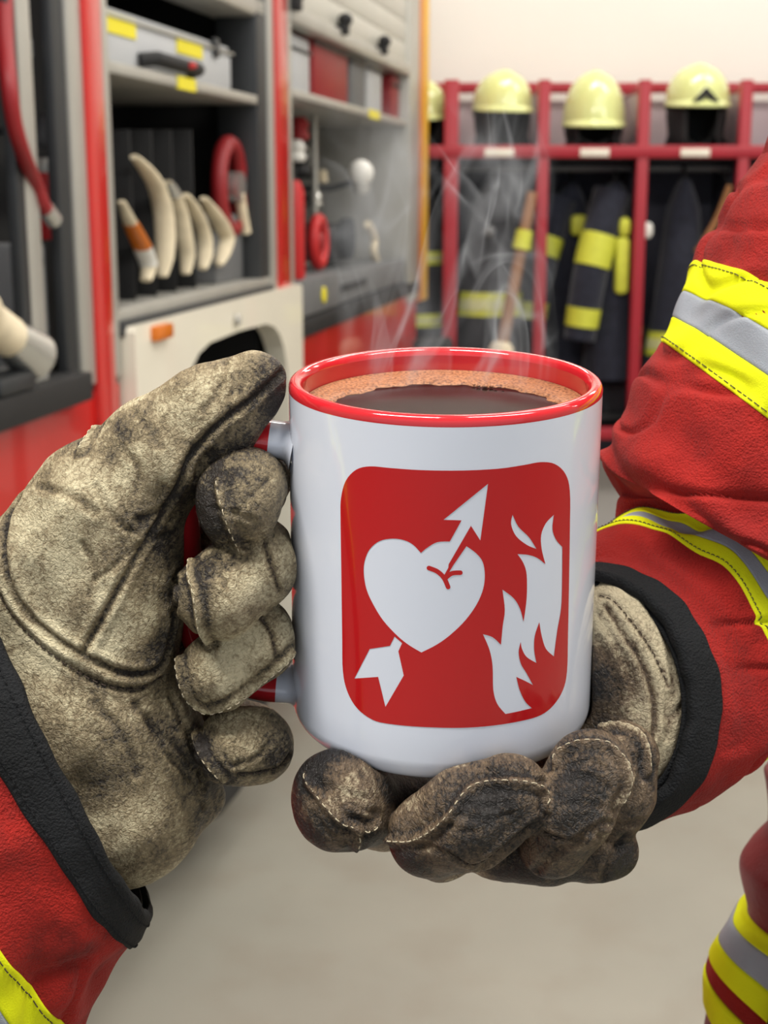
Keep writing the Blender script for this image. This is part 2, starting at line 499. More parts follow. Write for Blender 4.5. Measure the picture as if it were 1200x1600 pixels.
def build_print(mug):
    patch = smooth_poly(crop([(215, 78), (300, 85), (430, 94), (600, 96), (760, 88), (870, 72), (940, 60), (1000, 68), (1045, 110), (1064, 185), (1064, 350), (1060, 600), (1056, 800), (1052, 950), (1035, 1030),
                              (995, 1095), (940, 1138), (860, 1162), (740, 1182), (600, 1192), (430, 1188), (300, 1176), (225, 1158), (160, 1110), (118, 1040), (98, 950), (95, 800), (91, 500), (88, 300), (90, 215), (110, 140), (155, 92)]), n=4)
    heart = crop([(430, 447), (400, 415), (360, 392), (310, 386), (255, 396), (215, 430), (192, 480), (187, 535), (198, 600), (225, 662), (270, 735), (330, 800), (380, 845), (432, 871), (500, 838), (560, 795), (620, 735), (668, 665),
                  (695, 600), (702, 540), (695, 490), (668, 450), (624, 420), (535, 530), (528, 530), (556, 398)])
    heart = [np.array(p) for p in heart]
    heart = smooth_poly(crop([(430, 447), (398, 413), (360, 393), (310, 386), (255, 396), (213, 430), (191, 480), (187, 535), (198, 600), (225, 662), (270, 735), (330, 800), (380, 840), (432, 871), (500, 836), (560, 792), (620, 733), (668, 665),
                              (695, 600), (702, 540), (693, 485), (665, 448), (624, 420), (530, 580), (508, 550), (552, 400), (500, 403), (458, 425)]), corners=(0, 13, 22, 23, 24, 25), n=4)
    # arrow with head, its tail end inside the heart
    arrow = crop([(716, 152), (683, 394), (643, 331), (527, 532), (520, 520), (552, 400), (603, 308), (526, 306)])
    heart = smooth_poly(crop([(430, 447), (398, 413), (360, 393), (310, 386), (255, 396), (213, 430), (191, 480), (187, 535), (198, 600), (225, 662), (270, 735), (330, 800), (380, 840), (432, 871), (500, 836), (560, 792), (620, 733), (668, 665),
                              (695, 600), (702, 540), (693, 485), (665, 448), (624, 418), (545, 532), (556, 398), (500, 401), (458, 424)]), corners=(0, 13, 22, 23, 24), n=4)
    tail = crop([(318, 803), (350, 831), (334, 866), (357, 969), (279, 1103), (248, 975), (147, 982), (212, 856), (298, 843)])
    spark = smooth_poly(crop([(820, 284), (845, 335), (890, 380), (922, 430), (880, 412), (835, 375), (814, 325)]), corners=(0, 3), n=4)
    flame = smooth_poly(crop([(996, 284), (990, 345), (1005, 390), (1032, 422), (1031, 560), (1027, 680), (1010, 780), (996, 888),
                              (962, 855), (944, 800), (934, 742), (915, 800), (912, 860), (922, 916), (880, 890), (860, 855), (855, 826),
                              (846, 870), (856, 920), (880, 960), (907, 1010), (875, 993), (836, 975), (850, 1030), (874, 1080), (902, 1108), (845, 1122), (790, 1133),
                              (755, 1090), (738, 1030), (735, 930), (722, 860), (694, 793), (735, 806), (771, 838), (778, 760), (787, 690), (777, 603), (825, 640), (852, 685), (867, 740),
                              (880, 640), (880, 540), (866, 490), (841, 452), (885, 455), (925, 468), (960, 495), (944, 430), (942, 370), (962, 320)]),
                        corners=(0, 3, 7, 10, 13, 16, 20, 22, 25, 27, 32, 34, 37, 40, 44, 47), n=4)
    strokes = []
    def stroke(pts, w):
        q = catmull(crop(pts), 8); L_ = []; R_ = []
        for i, p in enumerate(q):
            t = q[min(i + 1, len(q) - 1)] - q[max(i - 1, 0)]; t /= np.linalg.norm(t); nn = np.array([-t[1], t[0]])
            L_.append(tuple(p + nn * w)); R_.append(tuple(p - nn * w))
        t = q[-1] - q[-2]; t /= np.linalg.norm(t); a0 = math.atan2(t[1], t[0])
        cap1 = [tuple(q[-1] + w * np.array([math.cos(a0 + PI / 2 - PI * k / 6), math.sin(a0 + PI / 2 - PI * k / 6)])) for k in range(1, 6)]
        t = q[0] - q[1]; t /= np.linalg.norm(t); a0 = math.atan2(t[1], t[0])
        cap0 = [tuple(q[0] + w * np.array([math.cos(a0 + PI / 2 - PI * k / 6), math.sin(a0 + PI / 2 - PI * k / 6)])) for k in range(1, 6)]
        return L_ + cap1 + R_[::-1] + cap0
    s1 = stroke([(464, 511), (500, 526), (528, 553), (546, 592)], 3.6)
    s2 = stroke([(536, 552), (562, 534), (598, 531)], 3.6)
    s3 = stroke([(632, 395), (600, 440), (560, 500), (534, 546)], 2.3)
    whites = [heart, arrow, tail, spark, flame]; reds = [s1, s2, s3]
    loops = [patch] + whites + reds
    verts = []; edges = []
    for lp in loops:
        lp = dens(lp, True, 5.0) if lp is not patch else dens(lp, True, 5.0)
        o = len(verts); verts += [Vector(p) for p in lp]
        edges += [(o + i, o + (i + 1) % len(lp)) for i in range(len(lp))]
    for gx in np.arange(534, 892, 6.0):
        for gy in np.arange(724, 1140, 9.0):
            verts.append(Vector((gx, gy)))
    V, E, Fc, *_ = geometry.delaunay_2d_cdt(verts, edges, [], 0, 1e-4)
    fs = []; 
    for f in Fc:
        c = sum((V[i] for i in f), Vector((0, 0))) / len(f); c = (c.x, c.y)
        if not inside_poly(c, patch): continue
        white = any(inside_poly(c, w) for w in whites)
        if white and any(inside_poly(c, r) for r in reds): white = False
        # the arrow shaft's white stays over the red slit
        if inside_poly(c, arrow): white = True if not (inside_poly(c, s1) or inside_poly(c, s2)) else False
        if not white: fs.append(tuple(f))
    vs = []
    for p in V:
        q = mug_local(p.x, p.y); r = math.hypot(q.x, q.y); k = (mug_rad(q.z) + 0.00006) / r
        vs.append((q.x * k, q.y * k, q.z))
    mb = MB(); mb.add(vs, fs)
    me = bpy.data.meshes.new('printed_emblem'); me.from_pydata(mb.v, [], mb.f); me.materials.append(M['ink'])
    me.polygons.foreach_set('use_smooth', [True] * len(me.polygons))
    o = bpy.data.objects.new('printed_emblem', me); COL.objects.link(o); o.parent = mug
    # keep only used vertices, faces outwards, true radial normals
    bm = bmesh.new(); bm.from_mesh(me)
    bmesh.ops.delete(bm, geom=[v for v in bm.verts if not v.link_faces], context='VERTS')
    for f in bm.faces:
        c = f.calc_center_median()
        if f.normal.x * c.x + f.normal.y * c.y < 0: f.normal_flip()
    bm.to_mesh(me); bm.free()
    me.normals_split_custom_set_from_vertices([Vector((v.co.x, v.co.y, 0)).normalized() for v in me.vertices])
    tag(o, 'red printed square with a heart, arrow and flames left white')


def build_coffee():
    lev = MH - 0.0074
    R = MRT - 0.0036 - 0.0002
    m, nt, bs = new_mat('black_coffee')
    N, L = nt.nodes, nt.links
    bs.inputs['Base Color'].default_value = col(30, 11, 7); bs.inputs['Roughness'].default_value = 0.16
    bs.inputs['Specular IOR Level'].default_value = 0.05
    m2, nt, bs = new_mat('coffee_foam')
    N, L = nt.nodes, nt.links
    tc = N.new('ShaderNodeTexCoord'); nz = N.new('ShaderNodeTexNoise'); nz.inputs['Scale'].default_value = 1300; nz.inputs['Detail'].default_value = 6
    L.new(tc.outputs['Object'], nz.inputs['Vector'])
    rp = N.new('ShaderNodeValToRGB'); e = rp.color_ramp.elements
    e[0].position = 0.30; e[0].color = col(80, 42, 24); e[1].position = 0.56; e[1].color = col(172, 116, 78)
    L.new(nz.outputs['Fac'], rp.inputs['Fac']); L.new(rp.outputs['Color'], bs.inputs['Base Color'])
    bs.inputs['Roughness'].default_value = 0.55
    vo = N.new('ShaderNodeTexVoronoi'); vo.inputs['Scale'].default_value = 900; L.new(tc.outputs['Object'], vo.inputs['Vector'])
    bp = N.new('ShaderNodeBump'); bp.inputs['Distance'].default_value = 0.0004; bp.inputs['Strength'].default_value = 0.6
    L.new(vo.outputs['Distance'], bp.inputs['Height']); L.new(bp.outputs['Normal'], bs.inputs['Normal'])
    t = thing('coffee', 'black coffee with a ring of brown foam inside the mug', 'coffee')
    t.matrix_world = MUG_M
    MB().lathe([(0, lev), (R * 0.5, lev), (R - 0.0012, lev), (R, lev + 0.0004)], 96).build('liquid', m, t, autos=False)
    n = 160; vs = []; fs = []
    for k in range(n):
        a = 2 * PI * k / n
        # foam is widest at the far side and fades near the front
        wd = 0.0052 + 0.0082 * max(0, math.sin(a)) ** 0.7 + 0.0012 * math.sin(5 * a + 1) * 0.5 + 0.0008 * math.sin(13 * a) + 0.0004 * math.sin(31 * a + 2)
        if math.sin(a) < 0: wd = 0.0030 + 0.001 * math.sin(7 * a)
        for j, (fr, hh) in enumerate(((0, 0.0012), (0.25, 0.0009), (0.7, 0.0007), (0.93, 0.0005), (1.0, 0.00002))):
            r = R - wd * fr - 0.00005
            vs.append((r * math.cos(a), r * math.sin(a), lev + hh))
    for k in range(n):
        k2 = (k + 1) % n
        for j in range(4): fs.append((k * 5 + j, k2 * 5 + j, k2 * 5 + j + 1, k * 5 + j + 1))
    MB().add(vs, fs).build('foam', m2, t, autos=False)
    for (a, r, s) in ((0.95, R - 0.0138, 0.0007), (1.02, R - 0.0144, 0.0009), (1.1, R - 0.0148, 0.0006), (1.17, R - 0.0142, 0.0005), (0.88, R - 0.0140, 0.0005), (0.8, R - 0.0132, 0.0004)):
        MB().ball((r * math.cos(a), r * math.sin(a), lev + 0.0006), s, s, s * 0.6, 12, 8).build('bubble', m2, t)
# ---------------------------------------------------------------- implicit surfaces (gloves)
# solid shapes are described in eye-aligned millimetres (X right, Y down, Z away), real 3-D sizes
def mm(x, y, z):
    D = 375.0 + z * UNIT * 1000
    return np.array([(x - 600) / FPX * D, (y - 800) / FPX * D, D])


def mm2w(V):
    V = np.asarray(V) / 1000.0
    return CAM + V[:, :1] * CR - V[:, 1:2] * CU + V[:, 2:3] * CF


UM = UNIT * 1000


def sd_cone(P, a, b, ra, rb):
    ba = b - a; pa = P - a
    h = np.clip((pa @ ba) / (ba @ ba), 0, 1)
    return np.linalg.norm(pa - h[..., None] * ba, axis=-1) - (ra + (rb - ra) * h)


def sd_ell(P, c, r, Rm):
    q = (P - c) @ Rm          # columns of Rm: local axes
    k0 = np.linalg.norm(q / r, axis=-1); k1 = np.linalg.norm(q / (r * r), axis=-1)
    return k0 * (k0 - 1.0) / np.maximum(k1, 1e-6)


def smin(a, b, k):
    h = np.clip(0.5 + 0.5 * (b - a) / k, 0, 1)
    return b * (1 - h) + a * h - k * h * (1 - h)


def smax(a, b, k):
    return -smin(-a, -b, k)


def rotm(ax, ay, az):
    return np.array((Matrix.Rotation(az, 3, 'Z') @ Matrix.Rotation(ay, 3, 'Y') @ Matrix.Rotation(ax, 3, 'X')))


def surface_nets(F, org, h):
    S = F < 0
    nx, ny, nz = F.shape
    cs = [S[i:nx - 1 + i, j:ny - 1 + j, k:nz - 1 + k] for i in (0, 1) for j in (0, 1) for k in (0, 1)]
    anyS = np.logical_or.reduce(cs); allS = np.logical_and.reduce(cs)
    mixed = anyS & ~allS
    idx = -np.ones(mixed.shape, np.int64)
    ii, jj, kk = np.nonzero(mixed)
    idx[ii, jj, kk] = np.arange(len(ii))
    acc = np.zeros((len(ii), 3)); cnt = np.zeros(len(ii))
    offs = [(i, j, k) for i in (0, 1) for j in (0, 1) for k in (0, 1)]
    for a in offs:
        for ax in range(3):
            if a[ax]: continue
            b = list(a); b[ax] = 1
            fa = F[ii + a[0], jj + a[1], kk + a[2]]; fb = F[ii + b[0], jj + b[1], kk + b[2]]
            m = (fa < 0) != (fb < 0)
            t = np.where(m, fa / np.where(m, fa - fb, 1), 0)
            p = np.tile(np.array(a, float), (len(ii), 1)); p[:, ax] = t
            acc[m] += p[m]; cnt[m] += 1
    V = org + (np.stack([ii, jj, kk], 1) + acc / cnt[:, None]) * h
    faces = []
    for ax in range(3):
        sl0 = [slice(None)] * 3; sl1 = [slice(None)] * 3
        sl0[ax] = slice(0, -1); sl1[ax] = slice(1, None)
        A = S[tuple(sl0)]; B = S[tuple(sl1)]
        e = np.argwhere(A != B)
        o1, o2 = [(1, 2), (2, 0), (0, 1)][ax]
        ok = (e[:, o1] > 0) & (e[:, o2] > 0) & (e[:, o1] < mixed.shape[o1]) & (e[:, o2] < mixed.shape[o2])
        e = e[ok]
        def cell(d1, d2):
            c = e.copy(); c[:, o1] -= d1; c[:, o2] -= d2
            return idx[c[:, 0], c[:, 1], c[:, 2]]
        q = np.stack([cell(1, 1), cell(0, 1), cell(0, 0), cell(1, 0)], 1)
        flip = ~A[e[:, 0], e[:, 1], e[:, 2]]
        q[flip] = q[flip][:, ::-1]
        faces.append(q)
    Fq = np.concatenate(faces)
    return V, Fq[(Fq >= 0).all(1)]


def grid(lo, hi, h):
    ax = [np.arange(lo[i], hi[i], h) for i in range(3)]
    G = np.stack(np.meshgrid(*ax, indexing='ij'), -1)
    return G


MC0 = None
def mug_sdf(P):
    """signed distance to the solid mug (mm, eye-aligned)"""
    def tol(w):
        d = np.asarray(w) - CAM
        return np.array([d @ CR, -(d @ CU), d @ CF]) * 1000
    base = tol(MBASE); top = tol(MRIM); ax = (top - base); Lh = np.linalg.norm(ax); ax /= Lh
    q = P - base; h = q @ ax
    r = np.linalg.norm(q - h[..., None] * ax, axis=-1)
    rad = 1000 * (MRB + (MRT - MRB) * np.clip(h / Lh, 0, 1)); cr = 7.0
    # rounded foot
    dx = r - (rad - cr); dy = np.abs(h - Lh / 2) - (Lh / 2 - cr)
    return np.linalg.norm(np.stack([np.maximum(dx, 0), np.maximum(dy, 0)], -1), axis=-1) + np.minimum(np.maximum(dx, dy), 0) - cr


def handle_sdf(P):
    def tol(p):
        w = np.array(MUG_M @ Vector(p)); d = w - CAM
        return np.array([d @ CR, -(d @ CU), d @ CF]) * 1000
    pts = [(-0.040, 0.0805), (-0.052, 0.0818), (-0.0665, 0.0765), (-0.0730, 0.060), (-0.0730, 0.040), (-0.066, 0.019), (-0.051, 0.0108), (-0.040, 0.0100)]
    pts = [tol((x, 0, z)) for x, z in pts]
    d = None
    for a, b in zip(pts[:-1], pts[1:]):
        s = sd_cone(P, a, b, 6.2, 6.2); d = s if d is None else np.minimum(d, s)
    return d


def relax(V, Fq, it=2, lam=0.5):
    n = len(V)
    e = np.concatenate([Fq[:, [0, 1]], Fq[:, [1, 2]], Fq[:, [2, 3]], Fq[:, [3, 0]]])
    e = np.concatenate([e, e[:, ::-1]])
    deg = np.bincount(e[:, 0], minlength=n)[:, None]
    for _ in range(it):
        s = np.stack([np.bincount(e[:, 0], V[e[:, 1], k], minlength=n) for k in range(3)], 1)  # added fill light without a fixture, brightens the truck's side
        V = V + lam * (s / np.maximum(deg, 1) - V)
    return V


def normals(V, Fq):
    n = np.cross(V[Fq[:, 2]] - V[Fq[:, 0]], V[Fq[:, 3]] - V[Fq[:, 1]])
    N = np.stack([sum(np.bincount(Fq[:, j], n[:, k], minlength=len(V)) for j in range(4)) for k in range(3)], 1)
    return N / np.maximum(np.linalg.norm(N, axis=1, keepdims=True), 1e-9)


def project(bvh, pts):
    """lay a polyline of sight positions onto the surface (mm space)"""
    out = []
    for x, y in pts:
        d = mm(x, y, 0); d = Vector(d).normalized()
        h = bvh.ray_cast(Vector((0, 0, 0)), d)
        if h[0] is not None: out.append((np.array(h[0]), np.array(h[1])))
    return out


def split_runs(hits, gap=9.0):
    runs = [[]]
    for i, hh in enumerate(hits):
        if runs[-1] and np.linalg.norm(hh[0] - runs[-1][-1][0]) > gap: runs.append([])
        runs[-1].append(hh)
    return [r for r in runs if len(r) > 3]


def glove_mesh(F, org, h, seams, creases, grime_dark, pale, mat_, parent, name='glove', keep=None, dents=()):
    V, Q = surface_nets(F, org, h)
    # keep only the largest connected piece is not needed: shapes overlap
    V = relax(V, Q, 2, 0.5)
    N = normals(V, Q)
    bvh = BVHTree.FromPolygons([tuple(v) for v in V], [tuple(q) for q in Q])
    # soft irregularity of old leather
    s = (vnoise(V / 11.0, 1) - 0.5) * 1.3 + (vnoise(V / 5.0, 2) - 0.5) * 0.5 + (vnoise(V / 2.3, 3) - 0.5) * 0.15
    V2 = V + N * s[:, None]
    g = np.zeros(len(V)); p = np.zeros(len(V))
    disp = np.zeros(len(V))
    wob = (vnoise(V / 6.0, 4) - 0.5)
    for (x, y, z, r, a) in grime_dark:
        d = np.linalg.norm(V - mm(x, y, z), axis=1) / (r * UM) + wob * 0.5
        g = np.maximum(g, a * np.clip(1.35 - d, 0, 1) ** 1.0)
    for (x, y, z, r, a) in pale:
        d = np.linalg.norm(V - mm(x, y, z), axis=1) / (r * UM) + wob * 0.5
        p = np.maximum(p, a * np.clip(1.35 - d, 0, 1))
    seam_runs = []
    def near(poly):
        A = np.array(poly); best = np.full(len(V), 1e9)
        lo = A.min(0) - 6; hi = A.max(0) + 6
        m = ((V > lo) & (V < hi)).all(1); Vm = V[m]; bm_ = best[m]
        for a, b in zip(A[:-1], A[1:]):
            ba = b - a; pa = Vm - a; t = np.clip(pa @ ba / max(ba @ ba, 1e-9), 0, 1)
            bm_ = np.minimum(bm_, np.linalg.norm(pa - t[:, None] * ba, axis=1))
        best[m] = bm_
        return best
    for kind, pts in seams:
        q = catmull(pts, 8)
        for run in split_runs(project(bvh, q)):
            d = near([r[0] for r in run])
            if kind == 'lap':       # deep fold where two pieces meet, with a raised lip
                disp += -1.0 * np.exp(-(d / 0.75) ** 2) + 0.55 * np.exp(-((d - 2.0) / 1.0) ** 2)
                g = np.maximum(g, 0.8 * np.exp(-(d / 0.9) ** 2))  # leather gets darker along the groove
            elif kind == 'ridge':   # turned-out seam standing proud, worn pale at its top
                disp += 1.25 * np.exp(-(d / 0.95) ** 2) - 0.5 * np.exp(-((d - 2.3) / 0.9) ** 2)
                g = np.maximum(g, 0.55 * np.exp(-((d - 2.2) / 1.0) ** 2)); p = np.maximum(p, 0.5 * np.exp(-(d / 0.8) ** 2))
            else:                   # fine stitched line
                disp += -0.55 * np.exp(-(d / 0.6) ** 2) + 0.25 * np.exp(-((d - 1.6) / 0.8) ** 2)
                g = np.maximum(g, 0.5 * np.exp(-(d / 0.8) ** 2))
            seam_runs.append((kind, run))
    for (amt, w, pts) in creases:
        q = catmull(pts, 6)
        for run in split_runs(project(bvh, q)):
            d = near([r[0] for r in run])
            disp += -amt * np.exp(-(d / w) ** 2) + 0.4 * amt * np.exp(-((d - 2 * w) / w) ** 2)
            g = np.maximum(g, 0.35 * np.exp(-(d / w) ** 2))  # leather gets darker along each crease
    V2 = V2 + N * disp[:, None]
    W = mm2w(V2)
    me = bpy.data.meshes.new(name)
    me.from_pydata(W.tolist(), [], Q.tolist())
    me.materials.append(mat_)
    for nm, arr in (('grime_dark', g), ('pale', p)):
        a = me.attributes.new(nm, 'FLOAT', 'POINT'); a.data.foreach_set('value', np.clip(arr, 0, 1).astype(np.float32))
    me.polygons.foreach_set('use_smooth', [True] * len(me.polygons))
    bm = bmesh.new(); bm.from_mesh(me); bmesh.ops.recalc_face_normals(bm, faces=bm.faces)
    # drop crumbs, keep the largest island
    seen = set(); best = []
    for v in bm.verts:
        if v.index in seen: continue
        st = [v]; comp = []; seen.add(v.index)
        while st:
            u = st.pop(); comp.append(u)
            for e in u.link_edges:
                w = e.other_vert(u)
                if w.index not in seen: seen.add(w.index); st.append(w)
        if len(comp) > len(best): best = comp
    bs = set(v.index for v in best)
    bmesh.ops.delete(bm, geom=[v for v in bm.verts if v.index not in bs], context='VERTS')
    bm.to_mesh(me); bm.free()
    o = bpy.data.objects.new(name, me); COL.objects.link(o); o.parent = parent
    # threads
    for kind, run in seam_runs:
        if kind not in ('ridge', 'stitch'): continue
        mb = MB()
        P = np.array([r[0] for r in run]); Nn = np.array([r[1] for r in run])
        ln = np.concatenate([[0], np.cumsum(np.linalg.norm(np.diff(P, axis=0), axis=1))])
        step = 2.3; off = 1.15 if kind == 'ridge' else -0.1
        s0 = 0.4
        while s0 + 1.5 < ln[-1]:
            ps = []
            for u, hgt in ((0, -0.25), (0.35, 0.18), (1.05, 0.18), (1.4, -0.25)):
                q = np.array([np.interp(s0 + u, ln, P[:, k]) for k in range(3)]); nn = np.array([np.interp(s0 + u, ln, Nn[:, k]) for k in range(3)])
                dd = (vnoise(q[None] / 11.0, 1) - 0.5) * 1.3 + (vnoise(q[None] / 5.0, 2) - 0.5) * 0.5
                ps.append(q + nn * (off + hgt + dd[0]))
            W2 = mm2w(np.array(ps))
            mb.tube([Vector(w) for w in W2], 0.00017, 5)
            s0 += step
        if mb.v:
            mb.build('seam_stitching' if kind == 'ridge' else 'fine_stitching', M['thread'] if kind == 'ridge' else M['thread_dark'], o)
    return o
# ---------------------------------------------------------------- gloves
def chain(G, pts, k=6.0):
    """limb of tapering segments, smoothly joined; pts (x,y,z,r) in units"""
    d = None
    for a, b in zip(pts[:-1], pts[1:]):
        s = sd_cone(G, mm(*a[:3]), mm(*b[:3]), a[3] * UM * (mm(*a[:3])[2] / 375), b[3] * UM * (mm(*b[:3])[2] / 375))
        d = s if d is None else smin(d, s, k)
    return d


def ell(G, c, r, rot=(0, 0, 0)):
    return sd_ell(G, mm(*c), np.array(r) * UM * (mm(*c)[2] / 375), rotm(*rot))


def union(ds, k):
    d = ds[0]
    for s in ds[1:]: d = smin(d, s, k)
    return d


def left_glove(parent, h=0.8):
    lo = np.array([mm(-90, 700, -150)[0], mm(0, 520, -50)[1], 375 - 46.0]); hi = np.array([mm(480, 800, 60)[0], mm(0, 1420, 60)[1], 375 + 52.0])
    G = grid(lo, hi, h)
    # thumb, lying along the top of the handle
    thumb = chain(G, [(60, 880, -20, 92), (163, 797, -25, 110), (243, 712, -40, 87), (328, 648, -48, 76), (391, 605, -52, 54)], 5)
    thumb = smin(thumb, chain(G, [(388, 604, -52, 53), (403, 588, -55, 37)], 3), 3)
    thumb = smin(thumb, chain(G, [(262, 745, -30, 42), (225, 800, -20, 50)], 3), 5)
    thenar = union([ell(G, (165, 905, -20), (112, 140, 105), (0, 0, 0.3)), ell(G, (172, 985, -5), (104, 96, 95))], 7)
    web = chain(G, [(215, 870, -10, 62), (217, 960, -5, 62)], 6)
    heel = chain(G, [(160, 1040, 20, 106), (186, 1160, 45, 112), (192, 1262, 60, 114), (60, 1290, 60, 125)], 8)
    hyp = smin(chain(G, [(240, 1110, 60, 62), (290, 1205, 80, 50)], 6), chain(G, [(296, 1230, 100, 46), (308, 1248, 105, 42)], 4), 5)
    wrist = chain(G, [(110, 1120, 20, 130), (0, 1190, 30, 160)], 8)
    wrist = smin(wrist, chain(G, [(60, 980, 10, 100), (-30, 1060, 20, 120)], 8), 8)
    back = union([ell(G, (185, 900, 105), (95, 190, 80)), ell(G, (195, 1060, 120), (95, 150, 80))], 8)
    palm = union([thumb, thenar, web], 6)
    palm = smin(palm, union([heel, wrist], 8), 8)
    palm = smin(palm, hyp, 6)
    palm = smin(palm, back, 5)
    def finger(prox, tip):
        return smin(chain(G, prox, 3), chain(G, tip, 3), 2.5)
    idx = finger([(215, 770, 130, 55), (335, 752, 125, 56), (400, 742, 65, 54), (396, 757, -10, 56)], [(390, 756, -20, 54), (386, 764, -55, 58), (374, 784, -84, 62)])
    idx = smin(idx, ell(G, (373, 783, -84), (66, 76, 62), (0, 0, 0.25)), 2)
    mid = finger([(220, 870, 150, 56), (335, 872, 170, 56), (402, 870, 100, 55), (402, 868, 10, 57)], [(402, 868, 8, 58), (396, 886, -40, 66), (343, 930, -66, 71)])
    rin = finger([(225, 980, 180, 56), (335, 990, 205, 56), (404, 990, 130, 53), (406, 995, 40, 55)], [(406, 996, 30, 56), (398, 1004, -8, 61), (339, 1050, -22, 63)])
    pin = finger([(235, 1090, 200, 52), (330, 1130, 215, 50), (398, 1150, 150, 49), (402, 1160, 80, 53)], [(402, 1162, 70, 55), (396, 1165, 30, 59), (365, 1168, 14, 60)])
    fs = smin(smin(smin(idx, mid, 0.5), rin, 0.5), pin, 0.5)
    F = smin(palm, fs, 0.5)
    F = smax(F, -(mug_sdf(G) - 0.5), 0.8)
    F = smax(F, -(handle_sdf(G) - 0.1), 0.8)
    seams = [
        ('lap', [(437, 583), (420, 600), (395, 622), (350, 655), (300, 706), (275, 760), (245, 815), (215, 865), (190, 910), (163, 960), (140, 1000), (132, 1016)]),
        ('ridge', [(126, 702), (150, 668), (182, 630), (222, 600), (264, 578), (298, 570)]),
        ('lap', [(34, 780), (14, 815), (6, 860), (16, 912), (45, 960), (90, 1000), (140, 1028), (190, 1050), (235, 1048), (262, 1020), (274, 960), (276, 900)]),
        ('stitch', [(2, 930), (30, 975), (75, 1018), (125, 1052), (170, 1072), (215, 1076), (255, 1055)]),
        # fingertips
        ('ridge', [(342, 752), (344, 772), (352, 800), (362, 830), (372, 852), (378, 862)]),
        ('ridge', [(300, 868), (298, 900), (305, 925), (310, 955), (316, 985), (328, 1003)]),
        ('lap', [(316, 880), (330, 870), (345, 873)]),
        ('stitch', [(412, 845), (420, 870), (430, 900), (438, 925)]),
        ('ridge', [(280, 1020), (284, 1052), (296, 1090), (318, 1108), (345, 1106), (378, 1088), (410, 1064), (440, 1038), (456, 1020)]),
        ('stitch', [(408, 966), (424, 990), (434, 1030)]),
        ('ridge', [(308, 1145), (314, 1170), (330, 1196), (350, 1218)]),
        ('stitch', [(372, 1210), (405, 1208), (435, 1200), (452, 1180)]),
    ]
    creases = [
        (0.8, 1.0, [(305, 745), (310, 725), (330, 705)]), (0.5, 0.8, [(375, 585), (378, 600), (372, 615)]), (0.5, 0.8, [(365, 590), (366, 606), (358, 622)]),
        (0.6, 0.9, [(352, 565), (350, 590), (336, 620), (318, 640)]), (0.5, 0.9, [(150, 760), (170, 800), (200, 830)]), (0.5, 1.0, [(60, 760), (110, 775), (150, 800)]),
        (0.6, 1.0, [(255, 790), (235, 805), (215, 812)]), (0.6, 1.0, [(276, 830), (255, 838), (235, 840)]), (0.5, 0.9, [(210, 1100), (240, 1140), (280, 1170), (300, 1200)]),
        (0.7, 1.2, [(265, 1090), (290, 1140), (310, 1180), (316, 1230)]), (0.5, 1.0, [(230, 1120), (262, 1180), (300, 1220), (318, 1260)]), (0.5, 1.1, [(150, 1100), (190, 1150), (215, 1210)]),
        (0.5, 0.8, [(330, 795), (360, 800), (395, 812)]), (0.4, 0.8, [(370, 800), (400, 770), (420, 750)]), (0.5, 0.8, [(320, 905), (345, 900), (352, 915)]),
        (0.5, 0.8, [(392, 1188), (410, 1175), (428, 1152)]), (0.4, 0.8, [(350, 1180), (362, 1196), (380, 1190)]), (0.4, 0.8, [(205, 640), (230, 665), (250, 700)]),
        (0.4, 0.9, [(130, 850), (150, 890), (140, 930)]), (0.4, 0.9, [(190, 700), (215, 730), (212, 770)]), (0.4, 0.8, [(150, 905), (185, 880), (215, 850)]),
    ]
    grime_dark = [(345, 790, -100, 75, 1.0), (425, 610, -60, 50, 0.8), (345, 700, -60, 60, 0.75), (380, 750, -60, 60, 0.55), (297, 930, -70, 42, 0.9), (328, 905, -100, 30, 0.55), (290, 1060, -40, 38, 0.8), (315, 1180, -10, 40, 0.8), (425, 1170, 20, 48, 0.55),
             (440, 1090, 0, 40, 0.6), (115, 745, -80, 22, 0.6), (190, 680, -110, 26, 0.45), (180, 710, -120, 20, 0.4), (330, 1250, 60, 70, 0.75), (300, 1180, 60, 90, 0.4), (250, 870, -90, 60, 0.35), (220, 640, -100, 20, 0.35),
             (180, 870, -120, 28, 0.4), (265, 1010, -60, 45, 0.5), (280, 900, -40, 40, 0.45), (435, 900, -20, 40, 0.4), (150, 1210, -40, 60, 0.25), (240, 1300, 20, 70, 0.35), (400, 640, -40, 50, 0.6)]
    pale = [(90, 850, -120, 100, 0.75), (60, 930, -110, 80, 0.6), (300, 610, -120, 60, 0.55), (230, 740, -120, 50, 0.45), (350, 580, -110, 40, 0.4), (70, 990, -90, 70, 0.8), (400, 800, -130, 35, 0.4), (160, 960, -120, 60, 0.4), (375, 935, -130, 40, 0.35),
            (370, 1040, -80, 45, 0.3), (380, 1140, -40, 40, 0.35), (120, 1120, -90, 80, 0.35)]
    return glove_mesh(F, lo, h, seams, creases, grime_dark, pale, M['glove'], parent)


